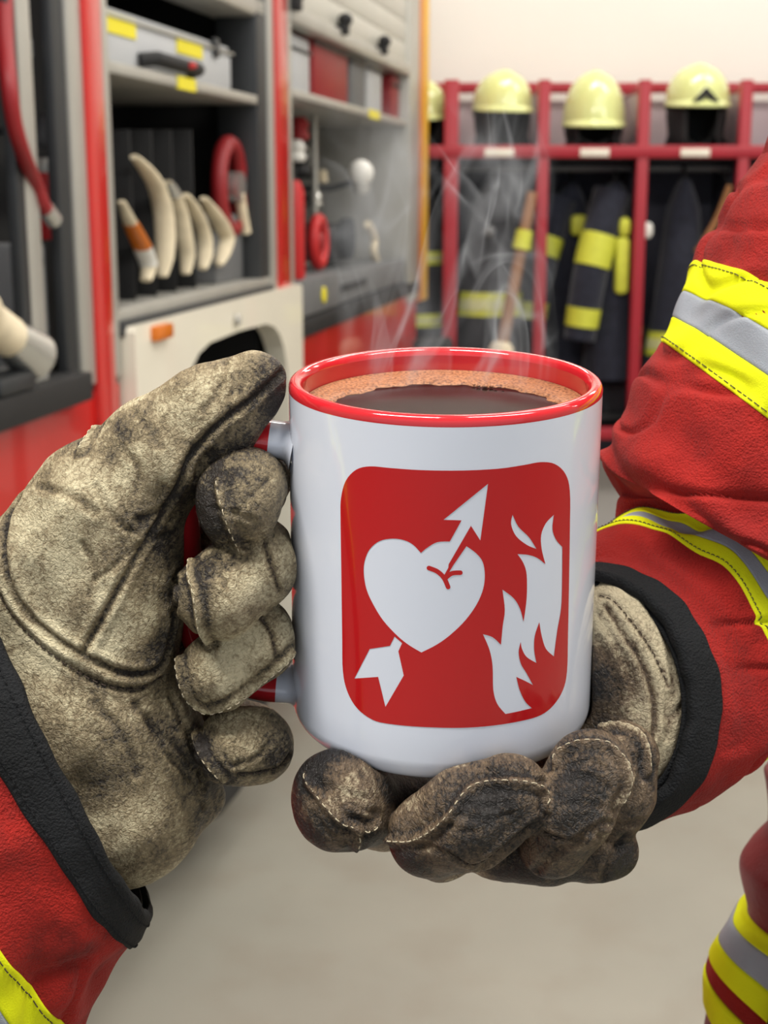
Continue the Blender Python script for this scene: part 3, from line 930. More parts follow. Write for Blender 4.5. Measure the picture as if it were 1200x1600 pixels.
def right_glove(parent, h=0.8):
    lo = np.array([mm(435, 700, -150)[0], mm(0, 840, 0)[1], 375 - 42.0]); hi = np.array([mm(1130, 800, 60)[0], mm(0, 1400, 60)[1], 375 + 92.0])
    G = grid(lo, hi, h)
    # back of the hand rising out of the cuff behind the mug
    back = union([ell(G, (975, 1060, 190), (102, 165, 120), (0, 0.3, -0.12)), ell(G, (985, 1150, 190), (92, 110, 110)), ell(G, (900, 1190, 190), (120, 90, 120))], 8)
    palm = union([ell(G, (820, 1270, 120), (160, 70, 130), (0, 0, 0.05)), ell(G, (900, 1270, 60), (86, 74, 90))], 8)
    wrist = chain(G, [(990, 1070, 220, 108), (1060, 1050, 330, 118)], 8)
    thumb = chain(G, [(960, 1100, 300, 80), (880, 1030, 420, 70), (800, 980, 440, 60), (740, 960, 440, 52)], 10)
    palm = smin(smin(smin(back, palm, 6), wrist, 8), thumb, 6)
    under = chain(G, [(770, 1325, 20, 48), (850, 1325, -10, 52), (925, 1322, -10, 52), (955, 1328, 0, 44)], 4)
    palm = smin(palm, under, 4)
    f1 = smin(chain(G, [(680, 1270, 130, 58), (600, 1268, 60, 58), (555, 1256, -10, 66)], 3), ell(G, (533, 1249, -35), (78, 83, 78), (0, 0, 0.3)), 4)
    f2 = smin(chain(G, [(760, 1290, 90, 58), (690, 1320, -20, 57)], 3), chain(G, [(672, 1306, -70, 66), (735, 1275, -108, 76), (795, 1246, -112, 68)], 4), 3)
    f3 = smin(chain(G, [(840, 1300, 40, 55), (862, 1318, -60, 50)], 3), chain(G, [(868, 1312, -74, 54), (895, 1262, -102, 65), (922, 1208, -92, 69)], 3), 3)
    f4 = smin(chain(G, [(900, 1290, 60, 50), (935, 1302, 0, 46)], 3), chain(G, [(940, 1296, -5, 50), (962, 1240, -22, 57), (974, 1182, -12, 56)], 3), 3)
    F = smin(palm, f4, 1.2)
    F = smin(F, f3, 0.6); F = smin(F, f2, 0.6); F = smin(F, f1, 1.0)
    F = smax(F, -(mug_sdf(G) - 0.5), 0.8)
    seams = [
        ('ridge', [(483, 1210), (482, 1222), (495, 1240), (512, 1262), (535, 1285), (555, 1292), (560, 1308), (556, 1326)]),
        ('ridge', [(555, 1292), (575, 1296), (590, 1284)]),
        ('ridge', [(600, 1312), (640, 1314), (675, 1298), (705, 1270), (722, 1245), (745, 1228), (790, 1222), (830, 1226), (850, 1236), (857, 1262)]),
        ('stitch', [(760, 1198), (775, 1210), (792, 1222)]), ('stitch', [(830, 1226), (845, 1222), (853, 1218)]),
        ('stitch', [(700, 1330), (730, 1350), (755, 1345), (790, 1320), (830, 1290)]),
        ('ridge', [(868, 1190), (875, 1175), (898, 1164), (922, 1162), (948, 1166), (966, 1180), (978, 1198), (980, 1230), (968, 1258)]),
        ('ridge', [(940, 1138), (960, 1134), (985, 1140), (1002, 1152), (1012, 1176), (1014, 1205)]),
        ('stitch', [(848, 1300), (870, 1310), (892, 1312)]),
        ('lap', [(948, 948), (970, 985), (1000, 1030), (1018, 1080), (1022, 1120), (1018, 1160)]),
        ('stitch', [(935, 930), (960, 940), (990, 975), (1020, 1020), (1042, 1070)]),
    ]
    creases = [
        (1.2, 1.3, [(835, 1290), (810, 1310), (780, 1335), (745, 1362)]), (0.8, 1.1, [(838, 1362), (856, 1342), (880, 1326), (905, 1312)]), (0.7, 1.0, [(900, 1312), (940, 1290), (975, 1290), (1000, 1286)]),
        (0.6, 1.0, [(600, 1310), (650, 1318), (690, 1330)]), (0.9, 1.2, [(946, 1372), (950, 1350), (965, 1325), (978, 1308)]),
        (0.4, 0.8, [(900, 1195), (920, 1190), (945, 1200)]), (0.4, 0.8, [(890, 1225), (920, 1215), (950, 1232)]), (0.4, 0.8, [(880, 1260), (910, 1255), (940, 1262)]),
        (0.4, 0.8, [(700, 1290), (730, 1300), (765, 1290)]), (0.4, 0.8, [(735, 1255), (770, 1262), (805, 1250)]), (0.4, 0.8, [(720, 1275), (760, 1282), (800, 1270)]),
        (0.7, 1.1, [(500, 1225), (535, 1240), (570, 1250)]), (0.6, 0.9, [(530, 1250), (560, 1262), (585, 1270)]), (0.6, 1.0, [(490, 1270), (510, 1300), (540, 1318)]),
        (0.6, 1.4, [(1010, 940), (1040, 990), (1050, 1060), (1040, 1120)]), (0.6, 1.2, [(1070, 1100), (1050, 1118), (1042, 1150)]), (0.5, 1.2, [(940, 960), (965, 1010), (985, 1060), (992, 1110)]),
        (0.5, 1.2, [(935, 1000), (955, 1040), (972, 1090)]), (0.5, 1.0, [(930, 1300), (960, 1320), (985, 1318)]), (0.5, 1.0, [(985, 1160), (990, 1200), (984, 1240)]), (0.5, 1.0, [(1000, 1180), (1000, 1215), (992, 1250)]),
    ]
    grime_dark = [(500, 1200, -60, 70, 1.0), (490, 1280, -60, 60, 1.0), (560, 1310, -60, 50, 0.9), (590, 1240, -60, 40, 0.8), (530, 1250, -90, 90, 0.55), (740, 1280, -150, 120, 0.5), (650, 1350, -80, 90, 0.8), (760, 1235, -160, 40, 0.4), (830, 1265, -140, 40, 0.5),
             (915, 1235, -140, 80, 0.6), (870, 1300, -100, 60, 0.5), (850, 1370, -40, 90, 0.8), (960, 1350, -30, 60, 0.5), (940, 1070, 60, 70, 0.6), (955, 1150, 50, 60, 0.6), (620, 1230, 0, 60, 1.0), (980, 1270, -40, 50, 0.35), (700, 1200, 100, 80, 0.8)]
    pale = [(548, 1238, -110, 26, 0.95), (530, 1262, -115, 18, 0.6), (1050, 1040, 100, 130, 1.0), (1060, 1150, 120, 90, 1.0), (1000, 940, 90, 110, 1.0), (1000, 1280, -40, 40, 0.25), (990, 1010, 80, 35, 0.4)]  # back of the hand is beige, painted paler still to offset its shadow
    return glove_mesh(F, lo, h, seams, creases, grime_dark, pale, M['glove_r'], parent)


# ---------------------------------------------------------------- sleeves
def ring_fn(rings, n=40):
    """rings: (centre xyz, A xyz, B xyz) in units -> smooth loft S(u,v), u counted in rings, points in metres"""
    C = np.array([pt(*r[0]) for r in rings]); A = np.array([vec(*r[1]) * (1 + r[0][2] * UNIT / 0.375) for r in rings]); B = np.array([vec(*r[2]) * (1 + r[0][2] * UNIT / 0.375) for r in rings])
    c = catmull(C, n); a = catmull(A, n); b = catmull(B, n)
    us = np.linspace(0, len(rings) - 1, len(c))
    def S(u, v):
        ce = np.array([np.interp(u, us, c[:, k]) for k in range(3)]).T
        ae = np.array([np.interp(u, us, a[:, k]) for k in range(3)]).T
        be = np.array([np.interp(u, us, b[:, k]) for k in range(3)]).T
        return ce + ae * np.cos(v)[:, None] + be * np.sin(v)[:, None], ce
    return S


def loft_part(name, S, u0, u1, off, mat_, parent, fold=None, nu=40, nv=150, thick=0.0012, label=None, vr=(0, 2 * PI), edge_wob=None, seed=0):
    """a cloth tube between u0 and u1, 'off' metres proud of the loft, with thickness"""
    vs = []; fs = []
    closed = abs(vr[1] - vr[0] - 2 * PI) < 1e-6
    vv = np.linspace(vr[0], vr[1], nv, endpoint=not closed)
    U = np.linspace(0, 1, nu)
    layers = []
    for lay in (0, 1):
        P = []
        for k in U:
            a0 = u0 + (edge_wob(vv, 0) if edge_wob else 0); a1 = u1 + (edge_wob(vv, 1) if edge_wob else 0)
            u = a0 + (a1 - a0) * k + 0 * vv
            p, ce = S(u, vv)
            n = p - ce; n /= np.linalg.norm(n, axis=1, keepdims=True)
            o = off - (thick if lay else 0)
            if k in (U[0], U[-1]) and lay == 0: o = off - thick * 0.35
            f = fold(p, u, vv) if fold else 0
            P.append(p + n * (o + f)[:, None] if fold else p + n * o)
        layers.append(np.array(P))
    L0, L1 = layers; m = len(vv)
    vs = np.concatenate([L0.reshape(-1, 3), L1.reshape(-1, 3)]); o2 = nu * m
    for i in range(nu - 1):
        for j in range(m if closed else m - 1):
            j2 = (j + 1) % m
            fs.append((i * m + j, i * m + j2, (i + 1) * m + j2, (i + 1) * m + j))
            fs.append((o2 + i * m + j, o2 + (i + 1) * m + j, o2 + (i + 1) * m + j2, o2 + i * m + j2))
    for j in range(m if closed else m - 1):
        j2 = (j + 1) % m
        fs.append((j, o2 + j, o2 + j2, j2)); e = (nu - 1) * m
        fs.append((e + j, e + j2, o2 + e + j2, o2 + e + j))
    mb = MB(); mb.add(vs.tolist(), fs)
    o = mb.build(name, mat_, parent, autos=False)
    if label: tag(o, label)
    return o


def stitch_line(name, S, us, off, fold, mat_, parent, v0, v1, n, wob=None):
    mb = MB()
    for u0 in us:
        for k in range(n):
            v = v0 + (v1 - v0) * (k + np.array([0.15, 0.4, 0.6, 0.85])) / n
            u = u0 + 0 * v
            p, ce = S(u, v); nn = p - ce; nn /= np.linalg.norm(nn, axis=1, keepdims=True)
            h = np.array([-0.0001, 0.00015, 0.00015, -0.0001]) + off + fold(p, u, v)
            mb.tube([Vector(q) for q in (p + nn * h[:, None])], 0.00016, 5)
    return mb.build(name, mat_, parent)


def persons():
    # ---- left
    pl = thing('person', 'person at left whose tan leather glove grips the mug handle, red sleeve', 'person', pt(-40, 1300, 60))
    pl_i = Matrix.Translation(-Vector(pl.location))
    kids = []
    g = left_glove(None, GH); kids.append(g)
    sl = [((195, 1080, 30), (125, 255, 0), (30, -16, -190)),
          ((95, 1137, 10), (143, 290, 0), (35, -19, -238)), ((25, 1176, 0), (184, 306, 0), (36, -20, -245)), ((-60, 1222, -5), (205, 354, 0), (40, -20, -262)),
          ((-120, 1265, -10), (205, 405, 0), (44, -20, -280)), ((-250, 1335, -15), (230, 460, 0), (44, -20, -300)), ((-480, 1470, -20), (250, 500, 0), (40, -20, -330))]
    S = ring_fn(sl)
    def fold(p, u, v):
        q = p * 1000
        a = np.clip((u - 1.6) / 1.0, 0, 1)
        w = (vnoise(q / np.array([9, 9, 9]), 11) - 0.5) * 0.0032 - 0.0018 * np.exp(-((vnoise(q / np.array([22, 12, 26]), 15) - 0.5) / 0.05) ** 2) + (vnoise(q / 26, 12) - 0.5) * 0.006
        long_ = np.sin(7 * v + 3 * u + 4 * vnoise(q / 30, 14)) * 0.0012
        return (w + long_) * a + (vnoise(q / 6, 13) - 0.5) * 0.0007
    wob = lambda v, s: 0.02 * np.sin(9 * v + s) + 0.012 * np.sin(23 * v + 2 * s)
    j = thing('jacket_sleeve', None, None, (0, 0, 0))
    body = loft_part('sleeve_cloth', S, 1.93, 6.0, 0.0, M['fab_red'], None, fold, nu=110, nv=220)
    bpy.data.objects.remove(j)
    body.name = 'jacket_sleeve'
    loft_part('cuff_trim', S, 1.0, 2.0, 0.0009, M['fab_black'], body, fold, nu=26, nv=220, thick=0.0028, edge_wob=wob, label='black webbing binding the cuff edge')
    loft_part('cuff_lining', S, 1.1, 3.2, -0.0035, M['fab_black'], body, None, nu=20, nv=90, label='black lining inside the cuff')
    fl = lambda p, u, v: fold(p, u, v)
    loft_part('yellow_band', S, 3.32, 3.86, 0.0006, M['hi_yellow'], body, fl, nu=20, nv=220, thick=0.0009)
    tag(loft_part('grey_band', S, 3.86, 4.4, 0.0005, M['hi_grey'], body, fl, nu=16, nv=220, thick=0.0009), 'silver reflective strip between two yellow ones')
    loft_part('yellow_band', S, 4.4, 4.95, 0.0006, M['hi_yellow'], body, fl, nu=16, nv=220, thick=0.0009)
    stitch_line('band_stitching', S, [3.42], 0.0008, fold, M['thread_dark'], body, -0.6, 2.2, 70)
    for uu in (1.16, 1.86): stitch_line('cuff_stitching', S, [uu], 0.0011, fold, M['fab_black'], body, -0.6, 2.2, 80)
    kids.append(body)
    for k in kids:
        k.parent = pl; k.matrix_parent_inverse = pl_i
    # ---- right
    pr = thing('person', 'person at right in red turnout jacket with yellow bands, gloved hand under the mug', 'person', pt(1350, 1500, 900))
    pr_i = Matrix.Translation(-Vector(pr.location))
    g = right_glove(None, GH); kids = [g]
    rings = [((905, 1090, 120), (0, -190, 20), (142, 0, -70)), ((938, 1088, 165), (-4, -205, 20), (166, -4, -84)), ((985, 1060, 215), (-38, -212, 20), (168, -12, -90)),
             ((1045, 1005, 262), (-80, -190, 20), (134, -30, -120)), ((1105, 967, 305), (-110, -168, 10), (130, -32, -140)),
             ((1180, 900, 340), (-188, -112, 0), (70, -50, -190)),
             ((1215, 858, 345), (-268, -145, 0), (-20, 50, -270)), ((1248, 800, 345), (-254, -168, 0), (-22, 60, -280)),
             ((1290, 728, 345), (-263, -200, 0), (-20, 60, -300)), ((1350, 606, 345), (-262, -198, 0), (0, 30, -300)), ((1455, 400, 345), (-252, -200, 0), (0, 30, -300)),
             ((1560, 190, 345), (-262, -205, 0), (0, 30, -310)), ((1700, -80, 345), (-270, -210, 0), (0, 30, -320))]
    S = ring_fn(rings)
    def fold2(p, u, v):
        q = p * 1000
        a = np.clip((u - 1.2) / 1.0, 0, 1)
        w = (vnoise(q / np.array([10, 12, 14]), 21) - 0.5) * 0.0040 + (vnoise(q / 28, 22) - 0.5) * 0.009 - 0.0022 * np.exp(-((vnoise(q / np.array([30, 30, 12]), 25) - 0.5) / 0.05) ** 2)
        el = np.exp(-((u - 5.6) / 0.9) ** 2)
        rings_ = el * np.sin(u * 7.5 + 2.4 * vnoise(q / 24, 24) * 2) * 0.0026
        return w * a + rings_ + (vnoise(q / 6, 23) - 0.5) * 0.0006
    body = loft_part('jacket_sleeve', S, 0.98, 12.0, 0.0, M['fab_red_r'], None, fold2, nu=300, nv=220)
    loft_part('cuff_trim', S, 0.42, 1.02, 0.0009, M['fab_black'], body, fold2, nu=24, nv=220, thick=0.0030, edge_wob=wob, label='black webbing binding the cuff edge')
    loft_part('cuff_lining', S, 0.5, 2.5, -0.0032, M['fab_black'], body, None, nu=24, nv=90, label='black lining seen inside the open cuff')
    for a, b, nm, mt, lab in ((2.88, 3.3, 'yellow_band', 'hi_yellow', None), (3.3, 3.66, 'grey_band', 'hi_grey', 'silver reflective strip near the cuff'), (3.66, 4.06, 'yellow_band', 'hi_yellow', None),
                     (8.0, 8.34, 'yellow_band', 'hi_yellow', None), (8.34, 8.67, 'grey_band', 'hi_grey', 'silver reflective strip on the upper arm'), (8.67, 9.0, 'yellow_band', 'hi_yellow', None)):
        o = loft_part(nm, S, a, b, 0.0006 if 'yellow' in nm else 0.0005, M[mt], body, fold2, nu=16, nv=220, thick=0.0009)
        if lab: tag(o, lab)
    for uu in (2.94, 4.0, 8.05, 8.95): stitch_line('band_stitching', S, [uu], 0.0008, fold2, M['thread_dark'], body, -0.6, 2.4, 80)
    # side of the torso lower right, further back
    trs = [((1560, 1180, 900), (-360, 40, 0), (0, 30, -260)), ((1552, 1290, 900), (-360, 20, 0), (0, 30, -260)), ((1524, 1350, 900), (-370, 0, 0), (0, 30, -260)), ((1542, 1420, 900), (-370, 10, 0), (0, 40, -260)),
           ((1545, 1475, 900), (-390, -20, 0), (10, 60, -260)), ((1545, 1535, 900), (-408, -20, 0), (20, 80, -270)), ((1545, 1600, 900), (-420, -10, 0), (20, 90, -270)), ((1540, 1760, 900), (-420, 0, 0), (20, 90, -280))]
    # sizes below are given at the torso's own distance
    def far(r):
        return r
    T = ring_fn([far(r) for r in trs])
    def fold3(p, u, v):
        q = p * 1000
        return (vnoise(q / 40, 31) - 0.5) * 0.012 + (vnoise(q / 16, 33) - 0.5) * 0.004
    tb = loft_part('jacket_body', T, 0, 7, 0.0, M['fab_deep'], None, fold3, nu=80, nv=160, thick=0.003)
    def tilt(k):
        return lambda v, s: 2.6 * (1 - np.cos(v))
    for a, b, nm, mt in ((3.0, 3.75, 'yellow_band', 'hi_yellow'), (3.75, 4.45, 'grey_band', 'hi_grey'), (4.45, 5.0, 'yellow_band', 'hi_yellow'), (5.45, 6.0, 'yellow_band', 'hi_yellow')):
        loft_part(nm, T, a, b, 0.0016, M[mt], tb, fold3, nu=16, nv=160, thick=0.002, edge_wob=tilt(0))
    loft_part('hem_panel', T, 5.0, 5.45, 0.0008, M['fab_red_r'], tb, fold3, nu=10, nv=160, thick=0.002, edge_wob=tilt(0), label='brighter red strip between the yellow bands')
    mb = MB(); c = Vector(pt(1205, 1520, 300)); 
    p, ce = T(np.array([4.2]), np.array([0.62])); p = Vector(p[0])
    Mx = Matrix.Translation(p) @ Matrix.Rotation(0.5, 4, 'Z') @ Matrix.Rotation(0.3, 4, 'Y')
    mb.box(-0.012, 0.05, -0.016, 0.01, -0.03, 0.02, M=Mx, bev=0.004)
    tag(mb.build('pocket_flap', M['fab_black'], tb), 'black flap over the jacket bands')
    kids += [body, tb]
    for k in kids:
        k.parent = pr; k.matrix_parent_inverse = pr_i
# ---------------------------------------------------------------- fire truck beside the eye, receding to the right
YAW = math.atan(430.0 / math.hypot(FPX, 500.0))
TD = np.array([math.sin(YAW), math.cos(YAW), 0.0])       # along the truck's side
TN = np.array([-math.cos(YAW), math.sin(YAW), 0.0])      # into the truck
TP = 0.95
TO = np.array([CAM[0], CAM[1], 0.0]) + TN * TP
TRZ = math.atan2(TD[1], TD[0])


def tz(x, y, s=0.0):
    v = ray(x, y); lam = (TP + s) / (v @ TN)
    p = CAM + lam * v
    return (p - TO) @ TD, p[2]


def tx(x, s=0.0):      # along-truck coordinate of the upright seen at x (at eye height)
    return tz(x, 300, s)[0]


def tw(t, s, z):
    return TO + TD * t + TN * s + np.array([0, 0, z])


def titem(name, label, cat, t, s, z, group=None, yaw=0.0):
    return thing(name, label, cat, tw(t, s, z), TRZ + yaw, group)


def build_truck():
    r = thing('fire_truck', 'red fire truck at left with open equipment bays and a white wheel arch panel', 'fire truck', tw(0, 0, 0), TRZ)
    zf = tz(430, 440)[1]            # sill height of bay one
    zs = tz(175, 497)[1]
    zsill = 0.5 * (zf + zs)
    ztop = 2.28
    D = 0.62
    zhull_t = zsill
    t_p1a, t_p1b, t_p1c, t_p1d = tx(112), tx(133), tx(160), tx(174)
    t_p2a, t_p2b, t_p2c, t_p2d = tx(420), tx(428), tx(446), tx(455)
    t_p3a, t_p3b, t_p3c = tx(636), tx(646), tx(651)
    t_yel = tx(664)
    z0 = zsill - 0.03
    zb0 = tz(70, 605)[1]; zb2 = tz(470, 500)[1]
    info = dict(zsill=zsill, zb0=zb0, zb2=zb2, D=D, p1=(t_p1a, t_p1d), p2=(t_p2a, t_p2d), p3=(t_p3a, t_yel))
    # lower hull
    mb = MB()
    mb.box(0.35, t_p1d, 0.0, D + 0.3, 0.35, zb0 - 0.035)
    mb.box(t_p2d, t_p3c, 0.0, D + 0.3, 0.45, zb2 - 0.03)
    mb.build('lower_body', M['truck_red'], r)
    MB().box(0.35, t_p3c, D + 0.02, D + 0.3, 0.5, 2.6).build('body_core', M['dark_in'], r)
    # roof
    MB().box(0.35, t_p3c, 0.0, D + 0.3, 2.42, 2.6, bev=0.02).build('roof', M['truck_red'], r)
    # back panels of bays, floors
    for nm, a, b, zz, mt in (('bay_floor', 0.35, t_p1d - 0.03, zb0, 'alu_dark'), ('bay_floor', t_p1d, t_p2a, zsill, 'alu_dark'), ('bay_floor', t_p2d, t_p3a, zb2, 'alu_dark')):
        MB().box(a, b, 0.0, D, zz - 0.03, zz).build(nm, M[mt], r)
    # partitions
    for (t, mt) in ((t_p1d - 0.022, 'mid_in'), (t_p2a + 0.01, 'dark_in'), (t_p3a + 0.005, 'mid_in')):
        MB().box(t, t + 0.02, 0.04, D, zb2 - 0.2, 2.42).build('partition', M[mt], r)
    # posts: silver, red, silver
    def post(a, b, c, d, zlo, zred):
        MB().box(a, b, -0.006, 0.018, zlo, 2.45, bev=0.003).build('edge_trim', M['alu'], r)
        MB().box(b, c, -0.012, 0.02, zred, 2.45, bev=0.004).build('post', M['truck_red'], r)
        MB().box(c, d, -0.006, 0.018, zlo, 2.45, bev=0.003).build('edge_trim', M['alu'], r)
    post(t_p1a, t_p1b, t_p1c, t_p1d, zb0 - 0.02, 0.45)
    post(t_p2a, t_p2b, t_p2c, t_p2d, zsill - 0.02, zsill - 0.03)
    # left bay frames
    for (xa, xb, mt) in ((92, 112, 'alu_dark'), (27, 40, 'alu_dark'), (40, 62, 'alu')):
        MB().box(tx(xa), tx(xb), 0.0, 0.018, zb0 - 0.02, 2.42, bev=0.003).build('frame_profile', M[mt], r)
    MB().box(0.35, t_p1a - 0.03, -0.035, 0.06, zb0 - 0.035, zb0 + 0.012, bev=0.004).build('sill', M['black'], r)
    MB().box(tx(405), t_p2a, 0.0, 0.10, zsill, 2.42, bev=0.003).build('frame_profile', M['alu_dark'], r)
    # end post of the truck with its yellow edge
    MB().box(t_p3a, t_p3c, -0.01, D, zb2 - 0.08, 2.45, bev=0.004).build('frame_profile', M['alu'], r)
    MB().box(t_p3c, tx(656), -0.012, 0.04, tz(655, 470)[1], 2.6, bev=0.003).build('edge_trim', M['orange_edge'], r)
    MB().box(tx(656), t_yel, -0.014, 0.03, tz(655, 470)[1], 2.6, bev=0.003).build('edge_trim', M['yel_pole'], r)
    # sill of bay one, two ledges
    z1, z2 = zsill - 0.035, zsill + 0.002
    MB().box(t_p1d, t_p2a, -0.012, 0.05, z1, z2 - 0.01, bev=0.003).build('sill', M['alu_dark'], r)
    MB().box(t_p1d, t_p2a, -0.002, 0.09, z2 - 0.01, z2 + 0.012, bev=0.003).build('sill', M['alu'], r)
    MB().box(t_p2d, t_p3c, -0.012, 0.06, zb2 - 0.05, zb2 - 0.005, bev=0.004).build('sill', M['black'], r)
    # shelves
    zsh = tz(395, 152)[1]
    MB().box(t_p1d, tx(405), 0.0, D - 0.03, zsh - 0.014, zsh + 0.006, bev=0.002).build('shelf', M['alu'], r)
    zsh2 = tz(460, 146)[1]
    MB().box(t_p2d, t_p3a - 0.01, 0.0, D - 0.03, zsh2 - 0.010, zsh2 + 0.012, bev=0.002).build('shelf', M['alu'], r)
    info['zsh'] = zsh + 0.006; info['zsh2'] = zsh2 + 0.012
    # upper edge of bay one: raised shutter box
    zt1 = tz(360, 8)[1]
    MB().box(t_p1d, t_p2a, 0.0, 0.12, zt1, zt1 + 0.05, bev=0.01).build('shutter_rail', M['alu'], r)
    MB().box(t_p1d, t_p2a, 0.02, 0.10, zt1 + 0.05, 2.42).build('roller_shutter', M['shutter'], r)
    # bay two: partly rolled pale shutter with three black catches
    zt2 = tz(460, 30)[1]
    mb = MB(); k = 0; z = zt2 + 0.03
    while z < 2.42:
        mb.box(t_p2d, t_p3a, 0.005, 0.03, z, min(z + 0.075, 2.42), bev=0.004); z += 0.076
    mb.build('roller_shutter', M['shutter'], r)
    MB().box(t_p2d, t_p3a, -0.012, 0.05, zt2 - 0.012, zt2 + 0.03, bev=0.006).build('shutter_rail', M['alu'], r)
    for x in (457, 531, 592):
        c = MB(); t = tx(x)
        zc = zt2 + 0.045
        c.box(t - 0.02, t + 0.02, -0.03, 0.006, zc - 0.03, zc + 0.0, bev=0.005)
        c.ball((t, -0.02, zc + 0.012), 0.022, 0.022, 0.02, 14, 8)
        c.build('shutter_catch', M['black'], r)
    # white wheel arch panel with opening
    pz1 = tz(300, 478)[1] - 0.006; ta, tb_ = tx(177), tx(453)
    tc = 0.5 * (tx(262) + tx(420)); hw = (tx(436) - tx(250)) / 2
    zt = tz(350, 518)[1]
    out = [(ta, 0.45), (ta, pz1 - 0.01), (ta + 0.01, pz1), (tb_ - 0.01, pz1), (tb_, pz1 - 0.01), (tb_, 0.45)]
    arch = []
    for k in range(17):
        a = PI - PI * k / 16
        ca, sa = math.cos(a), math.sin(a)
        arch.append((tc + hw * math.copysign(abs(ca) ** 0.42, ca), 0.62 + (zt - 0.62) * abs(sa) ** 0.36))
    poly = [(ta, 0.45), (ta, pz1 - 0.01), (ta + 0.01, pz1), (tb_ - 0.01, pz1), (tb_, pz1 - 0.01), (tb_, 0.45), (tc + hw, 0.45)] + arch[::-1] + [(tc - hw, 0.45)]
    V2 = [Vector(p) for p in poly]
    tris = geometry.tessellate_polygon([[Vector((x, z, 0)) for x, z in poly]])
    mb = MB(); n = len(poly)
    vs = [(x, -0.03, z) for x, z in poly] + [(x, 0.02, z) for x, z in poly]
    fs = [tuple(t) for t in tris] + [tuple(i + n for i in t) for t in tris] + [(i, (i + 1) % n, (i + 1) % n + n, i + n) for i in range(n)]
    mb.add(vs, fs)
    mb.build('wheel_arch_panel', M['cream'], r, smooth=False)
    # wheel well and wheel
    mb = MB(); mb.box(ta + 0.01, tb_ - 0.01, 0.5, 0.55, 0.35, pz1 - 0.02); mb.box(ta + 0.005, ta + 0.03, 0.02, 0.5, 0.35, pz1 - 0.02); mb.box(tb_ - 0.03, tb_ - 0.005, 0.02, 0.5, 0.35, pz1 - 0.02)
    mb.build('wheel_well', M['black'], r)
    Mw = Matrix.Translation((tc, 0.12, 0.5)) @ Matrix.Rotation(PI / 2, 4, 'X')
    wr = hw * 0.86
    w = MB().lathe([(0.12, -0.10), (wr - 0.05, -0.12), (wr - 0.01, -0.09), (wr, -0.05), (wr, 0.05), (wr - 0.01, 0.09), (wr - 0.05, 0.12), (0.12, 0.10)], 48, Mw, closed=True)
    wo = w.build('wheel', M['black'], r)
    MB().lathe([(0.0, 0.10), (0.08, 0.10), (0.10, 0.08), (0.16, 0.085), (0.17, 0.10), (0.17, -0.1), (0, -0.1)], 32, Mw).build('wheel_hub', M['alu_dark'], wo)
    # orange side marker
    t0, zz = tx(203), tz(215, 521)[1]
    MB().box(t0, tx(230), -0.045, -0.02, zz - 0.014, zz + 0.014, bev=0.005).build('marker_light', M['orange'], r)
    Mb = Matrix.Translation((tx(342), -0.036, tz(342, 501)[1])) @ Matrix.Rotation(PI / 2, 4, 'X')
    MB().lathe([(0, 0.008), (0.010, 0.006), (0.014, 0)], 16, Mb).build('panel_screw', M['alu'], r)
    # rack of dividers in bay one
    for k, x in enumerate((186, 212, 244, 276, 306, 336)):
        t = tx(x); zt_ = tz(x + 4, 203)[1]
        MB().box(t, t + 0.006, 0.05, D - 0.05, zsill + 0.01, zt_, bev=0.002).build('rack_divider', M['black'], r)
    # small yellow stickers on the shelf edges
    zz = zsh - 0.004
    tag(MB().box(tx(282), tx(309), -0.003, 0.002, zz - 0.013, zz + 0.012).build('sticker', M['yellow_tag'], r), 'yellow sticker on the shelf edge')
    zz = zsh2 + 0.001
    tag(MB().box(tx(577), tx(592), -0.003, 0.002, zz - 0.014, zz + 0.014).build('sticker', M['yellow_tag'], r), 'yellow sticker on the shelf edge')
    # drawers at the foot of bay two
    za, zb = zb2, tz(475, 438)[1]
    d = MB().box(t_p2d + 0.01, tx(527), -0.004, 0.5, za + 0.004, zb, bev=0.006).build('drawer', M['grey_panel'], r)
    Md = Matrix.Translation((tx(501), -0.006, tz(501, 461)[1])) @ Matrix.Rotation(PI / 2, 4, 'X')
    tag(MB().lathe([(0, 0.004), (0.022, 0.004), (0.024, 0)], 20, Md).build('round_sticker', M['yellow_tag'], d), 'round yellow sticker')
    d = MB().box(tx(528), t_p3a - 0.01, 0.004, 0.5, za + 0.004, zb - 0.015, bev=0.006).build('drawer', M['grey_panel'], r)
    MB().box(tx(533), tx(572), -0.004, 0.01, (za + zb) / 2 - 0.012, (za + zb) / 2 + 0.01, bev=0.004).build('grip_slot', M['black'], d)
    info['zdr'] = zb
    return r, info


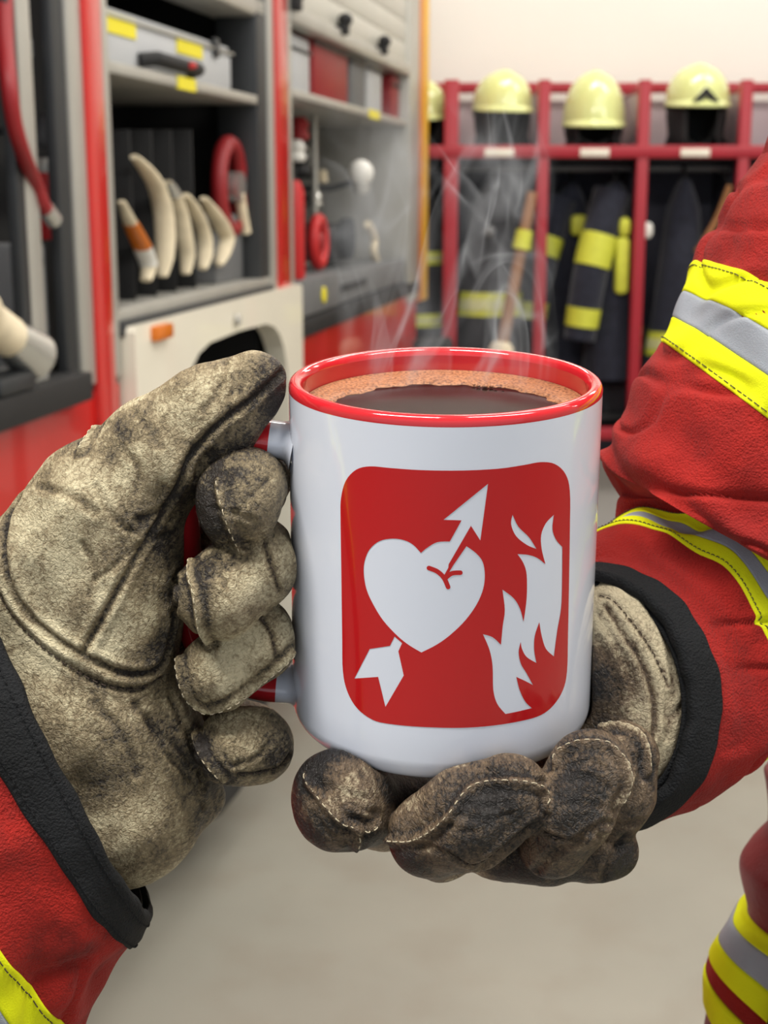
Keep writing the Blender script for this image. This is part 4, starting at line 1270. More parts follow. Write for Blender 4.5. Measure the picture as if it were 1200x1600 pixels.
def truck_contents(I):
    # grey case on the top shelf
    t0, t1 = tx(178), tx(386); z = I['zsh'] + 0.001; zt = tz(200, 10)[1]
    zt = min(zt, z + 0.26)
    L_ = t1 - t0
    c = titem('equipment_case', 'long light grey case with black handle and two yellow stickers on the top shelf', 'case', t0, 0.03, z)
    H = tz(360, 65)[1] - z
    MB().box(0, L_, 0, 0.42, 0, H * 0.86, bev=0.012).build('case_body', M['case'], c)
    MB().box(0.004, L_ - 0.004, 0.004, 0.41, H * 0.86, H, bev=0.01).build('lid', M['case'], c)
    MB().box(-0.004, L_ + 0.004, -0.006, 0.0, H * 0.80, H * 0.86, bev=0.002).build('closing_rim', M['alu'], c)
    hx = tx(246) - t0; hx2 = tx(320) - t0; hz = tz(280, 101)[1] - z
    h = MB(); h.tube([(hx, -0.004, hz - 0.004), (hx + 0.02, -0.03, hz), (hx2 - 0.02, -0.03, hz), (hx2, -0.004, hz - 0.004)], 0.014, 10)
    ho = h.build('handle', M['black'], c)
    MB().tube([((hx + hx2) / 2 + 0.03, -0.043, hz), ((hx + hx2) / 2 + 0.06, -0.043, hz + 0.002)], 0.006, 8).build('catch', M['red_matte'], ho)
    for (xa, xb, yy) in ((200, 243, 42), (304, 341, 75)):
        zz = tz((xa + xb) / 2, yy)[1] - z
        MB().box(tx(xa) - t0, tx(xb) - t0, -0.003, 0.001, zz - 0.018, zz + 0.016).build('sticker', M['yellow_tag'], c)
    for xa, yy in ((184, 22), (357, 75)):
        zz = tz(xa, yy)[1] - z
        MB().box(tx(xa) - t0, tx(xa + 7) - t0, -0.008, 0.002, zz - 0.02, zz + 0.02, bev=0.002).build('latch', M['alu_dark'], c)
    # folded hose / tool pieces in the rack: (points in photo px), radius in m
    def strip(label, pts, r, mt='hose', flat=0.55, s=0.03, tip=None, cat='hose', name='folded_hose'):
        P = []
        for i, (x, y) in enumerate(pts):
            ss = s if not isinstance(s, (list, tuple)) else s[i]
            t, z = tz(x, y, ss); P.append((t, ss, z))
        b = P[-1]
        o = titem(name, label, cat, b[0], b[1], b[2], 'cream hose lengths in the divider rack' if name == 'folded_hose' else None)
        Q = catmull([(p[0] - b[0], p[1] - b[1], p[2] - b[2]) for p in P], 6)
        R = r if isinstance(r, (list, tuple)) else [r] * len(P)
        R = list(np.interp(np.linspace(0, 1, len(Q)), np.linspace(0, 1, len(R)), R))
        R = [v * 0.66 for v in R]
        MB().tube([Vector(q) for q in Q], R, 12, flat=flat).build('canvas', M[mt], o)
        if tip:
            for (i0, i1, tm, nm) in tip:
                a = int(i0 * (len(Q) - 1)); b2 = int(i1 * (len(Q) - 1))
                MB().tube([Vector(q) for q in Q[a:b2 + 1]], [x * 1.12 for x in R[a:b2 + 1]], 12, flat=flat).build(nm, M[tm], o)
        return o
    strip('cream hose length with orange and white sleeves, leftmost in the divider rack', [(190, 315), (200, 340), (212, 365), (224, 390), (232, 415), (228, 438)], [0.012, 0.02, 0.025, 0.028, 0.026, 0.018], tip=[(0.28, 0.58, 'orange', 'orange_sleeve'), (0.58, 0.82, 'white_pl', 'white_sleeve')])
    strip('longest cream hose length, curving down through the middle of the rack', [(210, 245), (228, 265), (244, 290), (254, 325), (258, 370), (257, 405), (254, 432)], [0.014, 0.024, 0.03, 0.034, 0.034, 0.03, 0.016])
    strip('thin cream hose length with a metal coupling, third from left in the rack', [(262, 285), (272, 305), (282, 335), (288, 370), (292, 400), (290, 428)], [0.016, 0.024, 0.028, 0.03, 0.028, 0.016], tip=[(0.0, 0.2, 'silver', 'coupling')])
    strip('short pale hose length hanging low, fourth from left in the rack', [(290, 305), (302, 325), (314, 350), (320, 375), (320, 400), (316, 420)], [0.014, 0.024, 0.026, 0.028, 0.028, 0.016])
    strip('bulky cream hose length nearest the right end of the rack', [(318, 310), (332, 330), (345, 352), (352, 372), (348, 395), (342, 414)], [0.014, 0.026, 0.034, 0.036, 0.03, 0.014])
    # red ring tool and grey box right end of bay one
    t, z = tz(372, 292, 0.03)
    o = titem('red_reel', 'red ring shaped reel beside the divider rack', 'reel', t, 0.05, z - 0.09)
    pts = [(0.085 * math.cos(a), 0, 0.09 + 0.10 * math.sin(a)) for a in np.linspace(0, 2 * PI, 25)]
    MB().tube([Vector(p) for p in pts], 0.02, 10, caps=False).build('ring', M['dark_red'], o)
    MB().tube([(0, 0.02, 0.09), (0, -0.03, 0.09)], 0.035, 16).build('hub', M['silver'], o)
    t, z = tz(380, 330, 0.03)
    zt_ = tz(380, 330, 0.03)[1]
    o = titem('hand_lamp', 'pale tool handle leaning under the red reel', 'tool', t, 0.03, zt_ - 0.05)
    MB().tube([(-0.03, 0, 0.09), (0.02, 0, -0.0)], 0.013, 10).build('grip', M['hose'], o)
    ta, tb2 = tx(362), tx(403)
    o = titem('storage_bin', 'plain grey box at the right end of the rack', 'box', ta, 0.04, I['zsill'] + 0.013)
    zt_ = tz(380, 335)[1]
    MB().box(0, tb2 - ta, 0, 0.4, 0, zt_ - I['zsill'] - 0.013, bev=0.008).build('bin', M['grey_panel'], o)
    # top right in bay one: red straps
    t, z = tz(392, 90, 0.05)
    o = titem('red_strap', 'red and yellow strap hanging beside the grey case', 'strap', t, 0.08, I['zsh'] + 0.001)
    MB().box(-0.03, 0.035, 0, 0.06, 0.0, 0.22, bev=0.015).build('webbing', M['red_matte'], o)
    MB().box(-0.005, 0.02, -0.006, 0.002, 0.03, 0.12, bev=0.003).build('yellow_tab', M['yellow_tag'], o)
    # left bay: red canister on grey box
    ta, tb2 = tx(64), tx(111)
    zc0, zc1 = tz(85, 375, 0.05)[1], tz(85, 262, 0.05)[1]
    o = titem('grey_box', 'grey metal box in the left bay, under the red canister', 'box', tx(63), 0.025, I['zb0'] + 0.001)
    W = tx(92) - tx(63)
    MB().box(0, W * 0.9, 0, 0.4, 0, zc0 - I['zb0'] - 0.002, bev=0.006).build('box', M['grey_panel'], o)
    MB().box(W * 0.45, W * 0.6, -0.006, 0.002, (zc0 - I['zb0']) * 0.82, (zc0 - I['zb0']) * 0.9, bev=0.002).build('latch', M['alu_dark'], o)
    o = titem('red_canister', 'dark red canister with grey lid standing in the left bay', 'canister', tx(79, .055), 0.055, zc0 + 0.001)
    rr = 0.030
    MB().lathe([(0, 0), (rr * 0.95, 0), (rr, 0.01), (rr, (zc1 - zc0) - 0.01), (0, zc1 - zc0)], 28).build('tank', M['red_matte'], o)
    MB().lathe([(0, zc1 - zc0 + 0.014), (rr * 0.8, zc1 - zc0 + 0.014), (rr * 0.95, zc1 - zc0 + 0.005), (rr * 0.9, zc1 - zc0 - 0.01)], 24).build('lid', M['alu'], o)
    t, z = tz(76, 205, 0.05)
    o = titem('lamp_head', 'grey round lamp above the red canister', 'lamp', t, 0.05, z)
    MB().ball((0, 0, 0), 0.028, 0.028, 0.032).build('housing', M['grey_panel'], o)
    MB().lathe([(0.018, 0), (0.022, 0.006), (0.023, 0.012)], 20, Matrix.Translation((0, -0.022, 0)) @ Matrix.Rotation(PI / 2, 4, 'X')).build('bezel', M['alu'], o)
    # left bay shelf piece
    MB().tube([(0, 0.02, 0), (0.0, 0.5, 0)], 0.006, 8).build('bracket', M['alu_dark'], o)
    zz = tz(75, 100, 0.1)[1]
    o = titem('grey_tray', 'grey tray high in the left bay', 'tray', tx(63), 0.03, zz - 0.01)
    MB().box(0, tx(92) - tx(63), 0, 0.4, 0, 0.03, bev=0.004).build('tray', M['grey_panel'], o)
    # red lifting sling drooping in front of left bay
    P = []
    for (x, y, s) in ((6, -60, 0.02), (8, 60, 0.0), (14, 130, -0.02), (22, 190, -0.02), (36, 240, -0.015), (54, 285, 0.0), (66, 318, 0.0), (84, 345, 0.0)):
        t, z = tz(x, y, s); P.append((t, s, z))
    b = P[0]
    o = titem('red_hose', 'long red hose drooping across the left bay', 'hose', b[0], b[1], b[2])
    Q = catmull([(p[0] - b[0], p[1] - b[1], p[2] - b[2]) for p in P], 8)
    MB().tube([Vector(q) for q in Q], list(np.interp(np.linspace(0, 1, len(Q)), [0, 0.4, 1], [0.013, 0.012, 0.012])), 12).build('tube', M['dark_red'], o)
    MB().tube([Vector(Q[-7]), Vector(Q[-1])], 0.014, 12).build('metal_tip', M['silver'], o)
    # nozzle, lower left
    t, z = tz(28, 548, -0.015)
    o = titem('branch_pipe', 'silver hose nozzle with cream hose at the far left edge', 'nozzle', t, -0.015, I['zb0'] + 0.013)
    hz = z - I['zb0'] - 0.013
    A = Vector((0.02, 0, hz - 0.0)); Bv = Vector((-0.17, 0.0, hz + 0.09))
    d = (A - Bv).normalized()
    Mn = Matrix.Translation(A) @ d.to_track_quat('Z', 'Y').to_matrix().to_4x4()
    MB().lathe([(0, 0.035), (0.034, 0.035), (0.040, 0.03), (0.036, 0.0), (0.030, -0.04), (0.026, -0.06)], 24, Mn).build('nozzle_head', M['silver'], o)
    hq = catmull([(-0.62, 0.30, 0.034), (-0.45, 0.26, 0.05), (-0.32, 0.12, hz + 0.08), tuple(Bv), (-0.10, 0, hz + 0.055), tuple(A - d * 0.055)], 6)
    MB().tube([Vector(q) for q in hq], 0.031, 14).build('hose_end', M['hose'], o)
    MB().box(-0.1, 0.02, -0.02, 0.03, 0, hz - 0.03, bev=0.008).build('cradle', M['alu_dark'], o)
    for k in range(3):
        t2, z2 = tz(8 + k * 16, 588, 0.06)
        tg = titem('coupling', ('cast metal coupling on the left bay floor, at the photo\'s edge', 'cast metal coupling on the left bay floor, middle of three', 'cast metal coupling on the left bay floor, rightmost of three')[k], 'coupling', t2 - 0.01, 0.05, I['zb0'] + 0.001, 'couplings on the left bay floor')
        MB().lathe([(0, 0), (0.022, 0), (0.024, 0.008), (0.018, 0.014), (0.022, 0.03), (0.012, 0.034), (0, 0.034)], 20).build('body', M['silver'], tg)
        MB().box(-0.03, 0.03, -0.006, 0.006, 0.016, 0.024, bev=0.002).build('lug', M['silver'], tg)
    # ------------- bay two, top shelf
    zsf = I['zsh2'] + 0.001
    def boxitem(name, label, cat, xa, xb, h, mt, s=0.03, grp=None, extra=None):
        a, b = tx(xa, s), tx(xb, s)
        o = titem(name, label, cat, a, s, zsf, grp)
        MB().box(0.004, b - a - 0.004, 0, 0.35, 0, h, bev=0.01).build('shell', M[mt], o)
        MB().box(0.0, b - a, -0.006, 0.0, h * 0.72, h * 0.78, bev=0.002).build('lid_line', M['alu_dark'], o)
        return o
    boxitem('metal_box', 'pale grey box at the left end of the right bay shelf', 'box', 458, 487, 0.15, 'case')
    boxitem('red_box', 'bright red box on the right bay shelf', 'box', 492, 545, 0.20, 'dark_red')
    boxitem('metal_box', 'light grey box right of the red box on the shelf', 'box', 549, 572, 0.19, 'grey_panel')
    boxitem('metal_box', 'silver grey box fourth along the right bay shelf', 'box', 575, 597, 0.19, 'case')
    boxitem('red_box', 'slim dark red box at the right end of the shelf', 'box', 612, 624, 0.16, 'dark_red')
    zd = I['zdr'] + 0.001
    # hanging white ball lamp
    t, z = tz(573, 270, 0.0)
    o = titem('globe_lamp', 'round white lamp on a stem in the right bay', 'lamp', t, 0.02, z)
    MB().ball((0, 0, 0), 0.043, 0.043, 0.043).build('globe', M['white_pl'], o)
    MB().lathe([(0.022, -0.066), (0.03, -0.05), (0.03, -0.03)], 20).build('collar', M['alu'], o)
    MB().tube([(0, 0.03, -0.03), (0, 0.10, -0.05), (0, 0.56, -0.05)], 0.009, 8).build('bracket', M['alu_dark'], o)
    # extinguisher-like bottle with white label
    t, _ = tz(473, 400, 0.05)
    zt_ = tz(473, 330, 0.05)[1]
    Hh = zt_ - zd
    o = titem('black_bottle', 'black cylinder with white label standing left in the right bay', 'cylinder', t, 0.09, zd)
    MB().lathe([(0, 0), (0.038, 0), (0.04, 0.01), (0.04, Hh * 0.75), (0.028, Hh * 0.87), (0.014, Hh * 0.9), (0.014, Hh), (0, Hh)], 24).build('bottle', M['black'], o)
    MB().lathe([(0.0408, Hh * 0.24), (0.0412, Hh * 0.25), (0.0412, Hh * 0.68), (0.0408, Hh * 0.69)], 24).build('label_wrap', M['white_pl'], o)
    MB().tube([(0, 0, Hh), (0, 0, Hh + 0.02), (0.03, 0, Hh + 0.03)], 0.009, 8).build('valve', M['silver'], o)
    # red cylinder behind it
    t, _ = tz(459, 380, 0.03)
    zt_ = tz(459, 275, 0.03)[1]
    o = titem('extinguisher', 'tall red cylinder against the left post of the right bay', 'fire extinguisher', t + 0.02, 0.035, zd, yaw=0)
    Hh = zt_ - zd
    MB().lathe([(0, 0), (0.026, 0), (0.03, 0.01), (0.03, Hh * 0.85), (0.02, Hh * 0.95), (0, Hh * 0.97)], 24).build('cylinder', M['red_matte'], o)
    MB().tube([(0, 0, Hh * .95), (0, 0, Hh + 0.03)], 0.01, 8).build('valve', M['black'], o)
    # red wheel
    t, z = tz(508, 410, 0.04)
    o = titem('red_handwheel', 'red hand wheel on the drawer top of the right bay', 'wheel', t, 0.06, zd + 0.002)
    R_ = 0.068
    pts = [(R_ * math.cos(a), 0, R_ + 0.018 + R_ * math.sin(a)) for a in np.linspace(0, 2 * PI, 25)]
    MB().tube([Vector(p) for p in pts], 0.018, 10, caps=False).build('rim', M['red_matte'], o)
    MB().ball((0, 0, R_ + 0.018), 0.03, 0.02, 0.03).build('hub', M['dark_red'], o)
    for a in (0.4, 0.4 + 2.09, 0.4 + 4.19):
        MB().tube([(0, 0, R_ + 0.018), (R_ * math.cos(a), 0, R_ + 0.018 + R_ * math.sin(a))], 0.008, 6).build('spoke', M['dark_red'], o)
    # valve cluster, upper left of bay two
    for (x, y, rr, mt, lab) in ((466, 200, 0.035, 'dark_red', 'dark red cap on the valve stack, right bay'), (462, 235, 0.032, 'white_pl', 'small white valve beside the post, right bay'), (482, 243, 0.03, 'silver', 'silver coupling next to the small white valve'),
                            (468, 255, 0.036, 'black', 'black coupling under the silver one'), (503, 275, 0.022, 'hose', 'small brass coloured fitting in the middle of the right bay'), (490, 310, 0.03, 'silver', 'silver fitting above the labelled cylinder'), (511, 362, 0.018, 'orange', 'small orange knob above the red hand wheel')):
        s = 0.12 if x < 480 else 0.2
        t, z = tz(x, y, s)
        k = (TP + s) / TP
        o = titem('valve_fitting', lab, 'valve', t, s, z - rr, 'valve fittings in the right bay')
        MB().lathe([(0, 0), (rr * 0.8, 0), (rr, rr * 0.3), (rr * 0.75, rr * 0.9), (rr, rr * 1.2), (rr * 0.6, rr * 1.9), (0, rr * 2)], 18).build('body', M[mt], o)
        MB().tube([(0, 0, rr), (0.0, 0.6 - s, rr)], 0.008, 8).build('mount_pin', M['alu_dark'], o)
    t, z = tz(492, 290, 0.15)
    o = titem('upright_pipe', 'thin pale pipe standing behind the fittings, right bay', 'pipe', t, 0.15, zd)
    MB().tube([(0, 0, 0), (0, 0, I['zsh2'] - 0.022 - zd - 0.001)], 0.010, 10).build('pipe', M['alu'], o)
    MB().box(-0.03, 0.03, -0.03, 0.03, 0, 0.012, bev=0.003).build('foot', M['alu'], o)
    # dark pump body with pale handle
    t, z = tz(545, 400, 0.1)
    o = titem('portable_pump', 'dark grey pump with pale curved handle in the right bay', 'pump', t, 0.12, zd)
    MB().box(-0.14, 0.2, 0, 0.3, 0, 0.13, bev=0.03).build('casing', M['alu_dark'], o)
    MB().lathe([(0, -0.01), (0.06, -0.01), (0.07, 0.0), (0.07, 0.03)], 24, Matrix.Translation((0.0, 0.0, 0.08)) @ Matrix.Rotation(PI / 2, 4, 'X')).build('cover', M['alu_dark'], o)
    q = []
    for (x, y) in ((575, 350), (584, 372), (583, 392), (588, 408)):
        tt, zz = tz(x, y, 0.08); q.append((tt - t, -0.04, zz - zd))
    MB().tube([Vector(p) for p in catmull(q, 5)], 0.016, 10).build('handle', M['hose'], o)
    # hanging hose loops (far side)
    t, z = tz(610, 250, 0.1)
    o = titem('wall_hook_tool', 'dark red tool hanging near the end post', 'tool', t, 0.04, z - 0.12)
    MB().box(-0.02, 0.03, 0, 0.04, 0, 0.19, bev=0.012).build('body', M['dark_red'], o)
    MB().tube([(0.0, 0.02, 0.19), (0.0, 0.02, 0.23), (0.10, 0.02, 0.23)], 0.006, 8).build('hook', M['alu_dark'], o)
# ---------------------------------------------------------------- steam over the coffee
def build_steam():
    m = bpy.data.materials.new('rising_steam'); m.use_nodes = True
    nt = m.node_tree; N, L = nt.nodes, nt.links
    for n in list(N): N.remove(n)
    out = N.new('ShaderNodeOutputMaterial'); vs = N.new('ShaderNodeVolumeScatter')
    vs.inputs['Color'].default_value = (0.96, 0.97, 1.0, 1); vs.inputs['Anisotropy'].default_value = 0.0
    L.new(vs.outputs[0], out.inputs['Volume'])
    tc = N.new('ShaderNodeTexCoord')
    def math_(op, a, b=None, c=None):
        n = N.new('ShaderNodeMath'); n.operation = op
        for i, v in enumerate((a, b, c)):
            if v is None: continue
            if isinstance(v, (int, float)): n.inputs[i].default_value = v
            else: L.new(v, n.inputs[i])
        return n.outputs[0]
    def ridged(sx, sy, sz, off, dist):
        mp = N.new('ShaderNodeMapping'); mp.inputs['Scale'].default_value = (sx, sy, sz); mp.inputs['Location'].default_value = off
        L.new(tc.outputs['Object'], mp.inputs['Vector'])
        n = N.new('ShaderNodeTexNoise'); n.inputs['Scale'].default_value = 1; n.inputs['Detail'].default_value = 1.5; n.inputs['Distortion'].default_value = dist
        L.new(mp.outputs['Vector'], n.inputs['Vector'])
        d = math_('ABSOLUTE', math_('SUBTRACT', n.outputs['Fac'], 0.5))
        return math_('MAXIMUM', math_('SUBTRACT', 1.0, math_('MULTIPLY', d, 26.0)), 0.0)
    r1 = ridged(50, 24, 18, (3.1, 0.4, 1.7), 1.5)
    r2 = ridged(38, 18, 14, (8.3, 2.2, 5.1), 1.4)
    n3 = N.new('ShaderNodeTexNoise'); n3.inputs['Scale'].default_value = 38; n3.inputs['Detail'].default_value = 2
    L.new(tc.outputs['Object'], n3.inputs['Vector'])
    patch = math_('MAXIMUM', math_('MULTIPLY', math_('SUBTRACT', n3.outputs['Fac'], 0.46), 7.0), 0.0)
    patch = math_('MINIMUM', patch, 1.0)
    # two plumes: distance from their own leaning axes
    sp = N.new('ShaderNodeSeparateXYZ'); L.new(tc.outputs['Object'], sp.inputs[0])
    def plume(x0, k, w):
        cx = math_('ADD', math_('MULTIPLY', sp.outputs['Z'], k), x0)
        dx = math_('DIVIDE', math_('SUBTRACT', sp.outputs['X'], cx), w)
        dy = math_('DIVIDE', sp.outputs['Y'], 0.0155)
        d2 = math_('ADD', math_('MULTIPLY', dx, dx), math_('MULTIPLY', dy, dy))
        return math_('MAXIMUM', math_('SUBTRACT', 1.0, d2), 0.0)
    env = math_('ADD', plume(-0.010, -0.13, 0.017), plume(0.014, -0.02, 0.017))
    # fades out towards the top
    fz = math_('MINIMUM', math_('MAXIMUM', math_('MULTIPLY', math_('SUBTRACT', 0.078, sp.outputs['Z']), 40.0), 0.0), 1.0)
    fb = math_('MINIMUM', math_('MAXIMUM', math_('MULTIPLY', math_('SUBTRACT', sp.outputs['Z'], 0.001), 120.0), 0.0), 1.0)
    d = math_('ADD', math_('MULTIPLY', math_('ADD', r1, r2), STEAM_W), math_('MULTIPLY', patch, STEAM_B))
    d = math_('MULTIPLY', math_('MULTIPLY', d, env), math_('MULTIPLY', fz, fb))
    L.new(d, vs.inputs['Density'])
    try: m.cycles.volume_step_rate = 0.25
    except Exception: pass
    lev = MH - 0.0066
    vsx = []; fs = []; n = 32; rows = 10
    for i in range(rows + 1):
        z = 0.0005 + 0.083 * i / rows
        r = 0.0345 + 0.006 * min(1.0, i / 2.0)
        for k in range(n):
            a = 2 * PI * k / n
            ry = 0.5 if i else 0.5
            vsx.append((r * math.cos(a), 0.5 * r * math.sin(a), z))
    for i in range(rows):
        for k in range(n):
            k2 = (k + 1) % n; fs.append((i * n + k, i * n + k2, (i + 1) * n + k2, (i + 1) * n + k))
    fs.append(tuple(range(n - 1, -1, -1))); fs.append(tuple(rows * n + k for k in range(n)))
    o = MB().add(vsx, fs).build('steam', m, None)
    o.location = MUG_M @ Vector((0, 0.004, lev + 0.001))
    tag(o, 'faint curling wisps of steam rising from the coffee', 'steam', kind='stuff')


STEAM_W = 30.0
STEAM_B = 5.5
# ---------------------------------------------------------------- locker row on the back wall
LY = 6.0
WY = 6.62


def lp(x, y, Y=LY):
    v = ray(x, y); k = Y / v[1]
    p = CAM + k * v
    return p[0], p[2]


def build_lockers():
    r = thing('locker_row', 'red steel open locker row along the back wall with a shelf for helmets', 'lockers', (lp(900, 400)[0], LY, 0))
    ox = r.location.x
    zt = lp(850, 138)[1]; zsf = lp(850, 237)[1]; zb = lp(960, 676)[1]
    X = [lp(x, 240)[0] - ox for x in (552, 705, 849, 1005, 1163, 1318, 1470)]
    w = 0.024
    D = 0.5
    for i, x in enumerate(X):
        ww = w * (1.25 if i == 1 else 1)
        MB().box(x - ww, x + ww, 0, 0.05, zb - 0.45, zt + 0.035, bev=0.006).build('post', M['locker_red'], r)
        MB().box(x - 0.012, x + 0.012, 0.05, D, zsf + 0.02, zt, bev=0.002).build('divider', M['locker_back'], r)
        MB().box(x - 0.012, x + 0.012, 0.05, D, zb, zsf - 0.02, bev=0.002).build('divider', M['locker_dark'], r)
    x0, x1 = X[0] - w, X[-1] + w
    ztb = lp(850, 138, LY + D)[1]
    MB().box(x0, x1, D - 0.04, D, ztb - 0.022, ztb + 0.022, bev=0.006).build('top_rail', M['locker_red'], r)
    MB().box(x0, x1, -0.004, 0.04, zsf - 0.026, zsf + 0.026, bev=0.006).build('shelf_rail', M['locker_red'], r)
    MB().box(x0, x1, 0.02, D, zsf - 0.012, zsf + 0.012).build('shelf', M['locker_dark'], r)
    for xx in X: MB().box(xx - 0.014, xx + 0.014, 0.04, D - 0.03, zt - 0.01, zt + 0.012, bev=0.003).build('side_rail', M['locker_red'], r)
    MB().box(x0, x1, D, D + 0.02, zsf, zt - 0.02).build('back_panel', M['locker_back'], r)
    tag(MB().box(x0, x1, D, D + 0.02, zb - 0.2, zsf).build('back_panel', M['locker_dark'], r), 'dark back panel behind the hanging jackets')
    MB().box(x0, x1, -0.01, 0.04, zb - 0.03, zb + 0.02, bev=0.006).build('bench_rail', M['locker_red'], r)
    MB().box(x0, x1, 0.0, D, zb - 0.015, zb + 0.01).build('bench', M['dark_in'], r)
    zr = lp(950, 263, LY + 0.2)[1]
    MB().tube([(x0, 0.2, zr), (x1, 0.2, zr)], 0.014, 12).build('hanging_rail', M['grey_panel'], r)
    MB().tube([(x0, 0.12, zr + 0.035), (x1, 0.12, zr + 0.035)], 0.008, 10).build('hook_rail', M['alu_dark'], r)
    for x in (780, 929, 1086):
        c = lp(x, 238)[0] - ox
        MB().box(c - 0.06, c + 0.06, -0.008, -0.003, zsf - 0.02, zsf + 0.012, bev=0.001).build('name_plate', M['cream'], r)
    return dict(zsf=zsf + 0.013, zb=zb + 0.011, zr=zr)


def helmet(label, x, yt, wpx, hz, I, view, yaw=0.0, dz=0.0):
    """hz: height of the brim line above the shelf"""
    cx, zt = lp(x, yt, LY + 0.17)
    o = thing('fire_helmet', label, 'helmet', (cx, LY + 0.17, I['zsf']), yaw, 'yellow helmets on the locker shelf')
    W = wpx * (LY + 0.17) / FPX / 2 * 1.02
    H = zt - I['zsf']; zb = hz
    prof = []
    # dome
    vs = []; fs = []; n = 40; m = 14
    for i in range(m + 1):
        a = (PI / 2) * i / m
        for k in range(n):
            w = 2 * PI * k / n
            rx = W; ry = W * 1.22
            c = math.cos(a) ** 0.8
            zz = zb + (H - zb) * math.sin(a) ** 0.95
            ridge = 0.012 * math.exp(-(math.cos(w) * rx * c / 0.03) ** 2) * math.sin(a) ** 0.5 * (1 if i < m else 1)
            drop = -0.05 * max(0, math.sin(w)) ** 2 * (1 - math.sin(a))
            vs.append((rx * c * math.cos(w), ry * c * math.sin(w) + 0, zz + ridge * 0.8 + drop))
    for i in range(m):
        for k in range(n):
            k2 = (k + 1) % n
            fs.append((i * n + k, i * n + k2, (i + 1) * n + k2, (i + 1) * n + k))
    MB().add(vs, fs).build('shell', M['helmet'], o, autos=False)
    # brim towards the viewer (local -y)
    vs = []; fs = []
    for k in range(21):
        w = PI + PI * k / 20 if True else 0
        e = math.sin(PI * k / 20) ** 0.7
        for j, (f, dzz) in enumerate(((0.98, 0.012), (1.0 + 0.22 * e, -0.012 * e), (1.0 + 0.22 * e, -0.020 * e), (0.97, 0.0))):
            vs.append((W * min(f, 1.06) * math.cos(w), W * 1.22 * f * math.sin(w), zb + 0.004 + dzz))
    for k in range(20):
        for j in range(4):
            j2 = (j + 1) % 4
            fs.append((k * 4 + j, (k + 1) * 4 + j, (k + 1) * 4 + j2, k * 4 + j2))
    MB().add(vs, fs).build('brim', M['helmet'], o)
    if view == 'dark_visor':
        ve = []; fe = []
        t = 0.3
        MB().prism([(-0.055, zb + 0.005), (0, zb + 0.065), (0.055, zb + 0.005), (0.03, zb + 0.0), (0, zb + 0.03), (-0.03, zb + 0.0)], -W * 1.22 - 0.012, -W * 0.9, ).build('front_badge', M['black'], o)
    # inner cradle and neck cloth
    ve = []; fe = []; n2 = 30
    zlow = 0.0
    for i, (f, zz) in enumerate(((0.95, zb + 0.005), (0.93, zb * 0.7), (0.86, zb * 0.35), (0.98, 0.002))):
        for k in range(n2 + 1):
            w = -0.35 * PI + 1.7 * PI * k / n2 + (0 if view != 'side' else 0.0)
            w = PI * 0.5 + (w - PI * 0.5) * (0.92 if view != 'dark_visor' else 0.97)
            ve.append((W * f * math.cos(w), W * 1.15 * f * math.sin(w), zz))
    for i in range(3):
        for k in range(n2):
            a = i * (n2 + 1) + k
            fe.append((a, a + 1, a + n2 + 2, a + n2 + 1))
    mb = MB(); mb.add(ve, fe); q = mb.build('neck_guard', M['black'], o)
    s = q.modifiers.new('thick', 'SOLIDIFY'); s.thickness = 0.006
    MB().tube([(-W * 0.8, -0.02, zb), (-W * 0.35, -0.06, 0.03), (0, -0.07, 0.012), (W * 0.35, -0.06, 0.03), (W * 0.8, -0.02, zb)], 0.011, 8).build('chin_strap', M['black'], o)
    return o


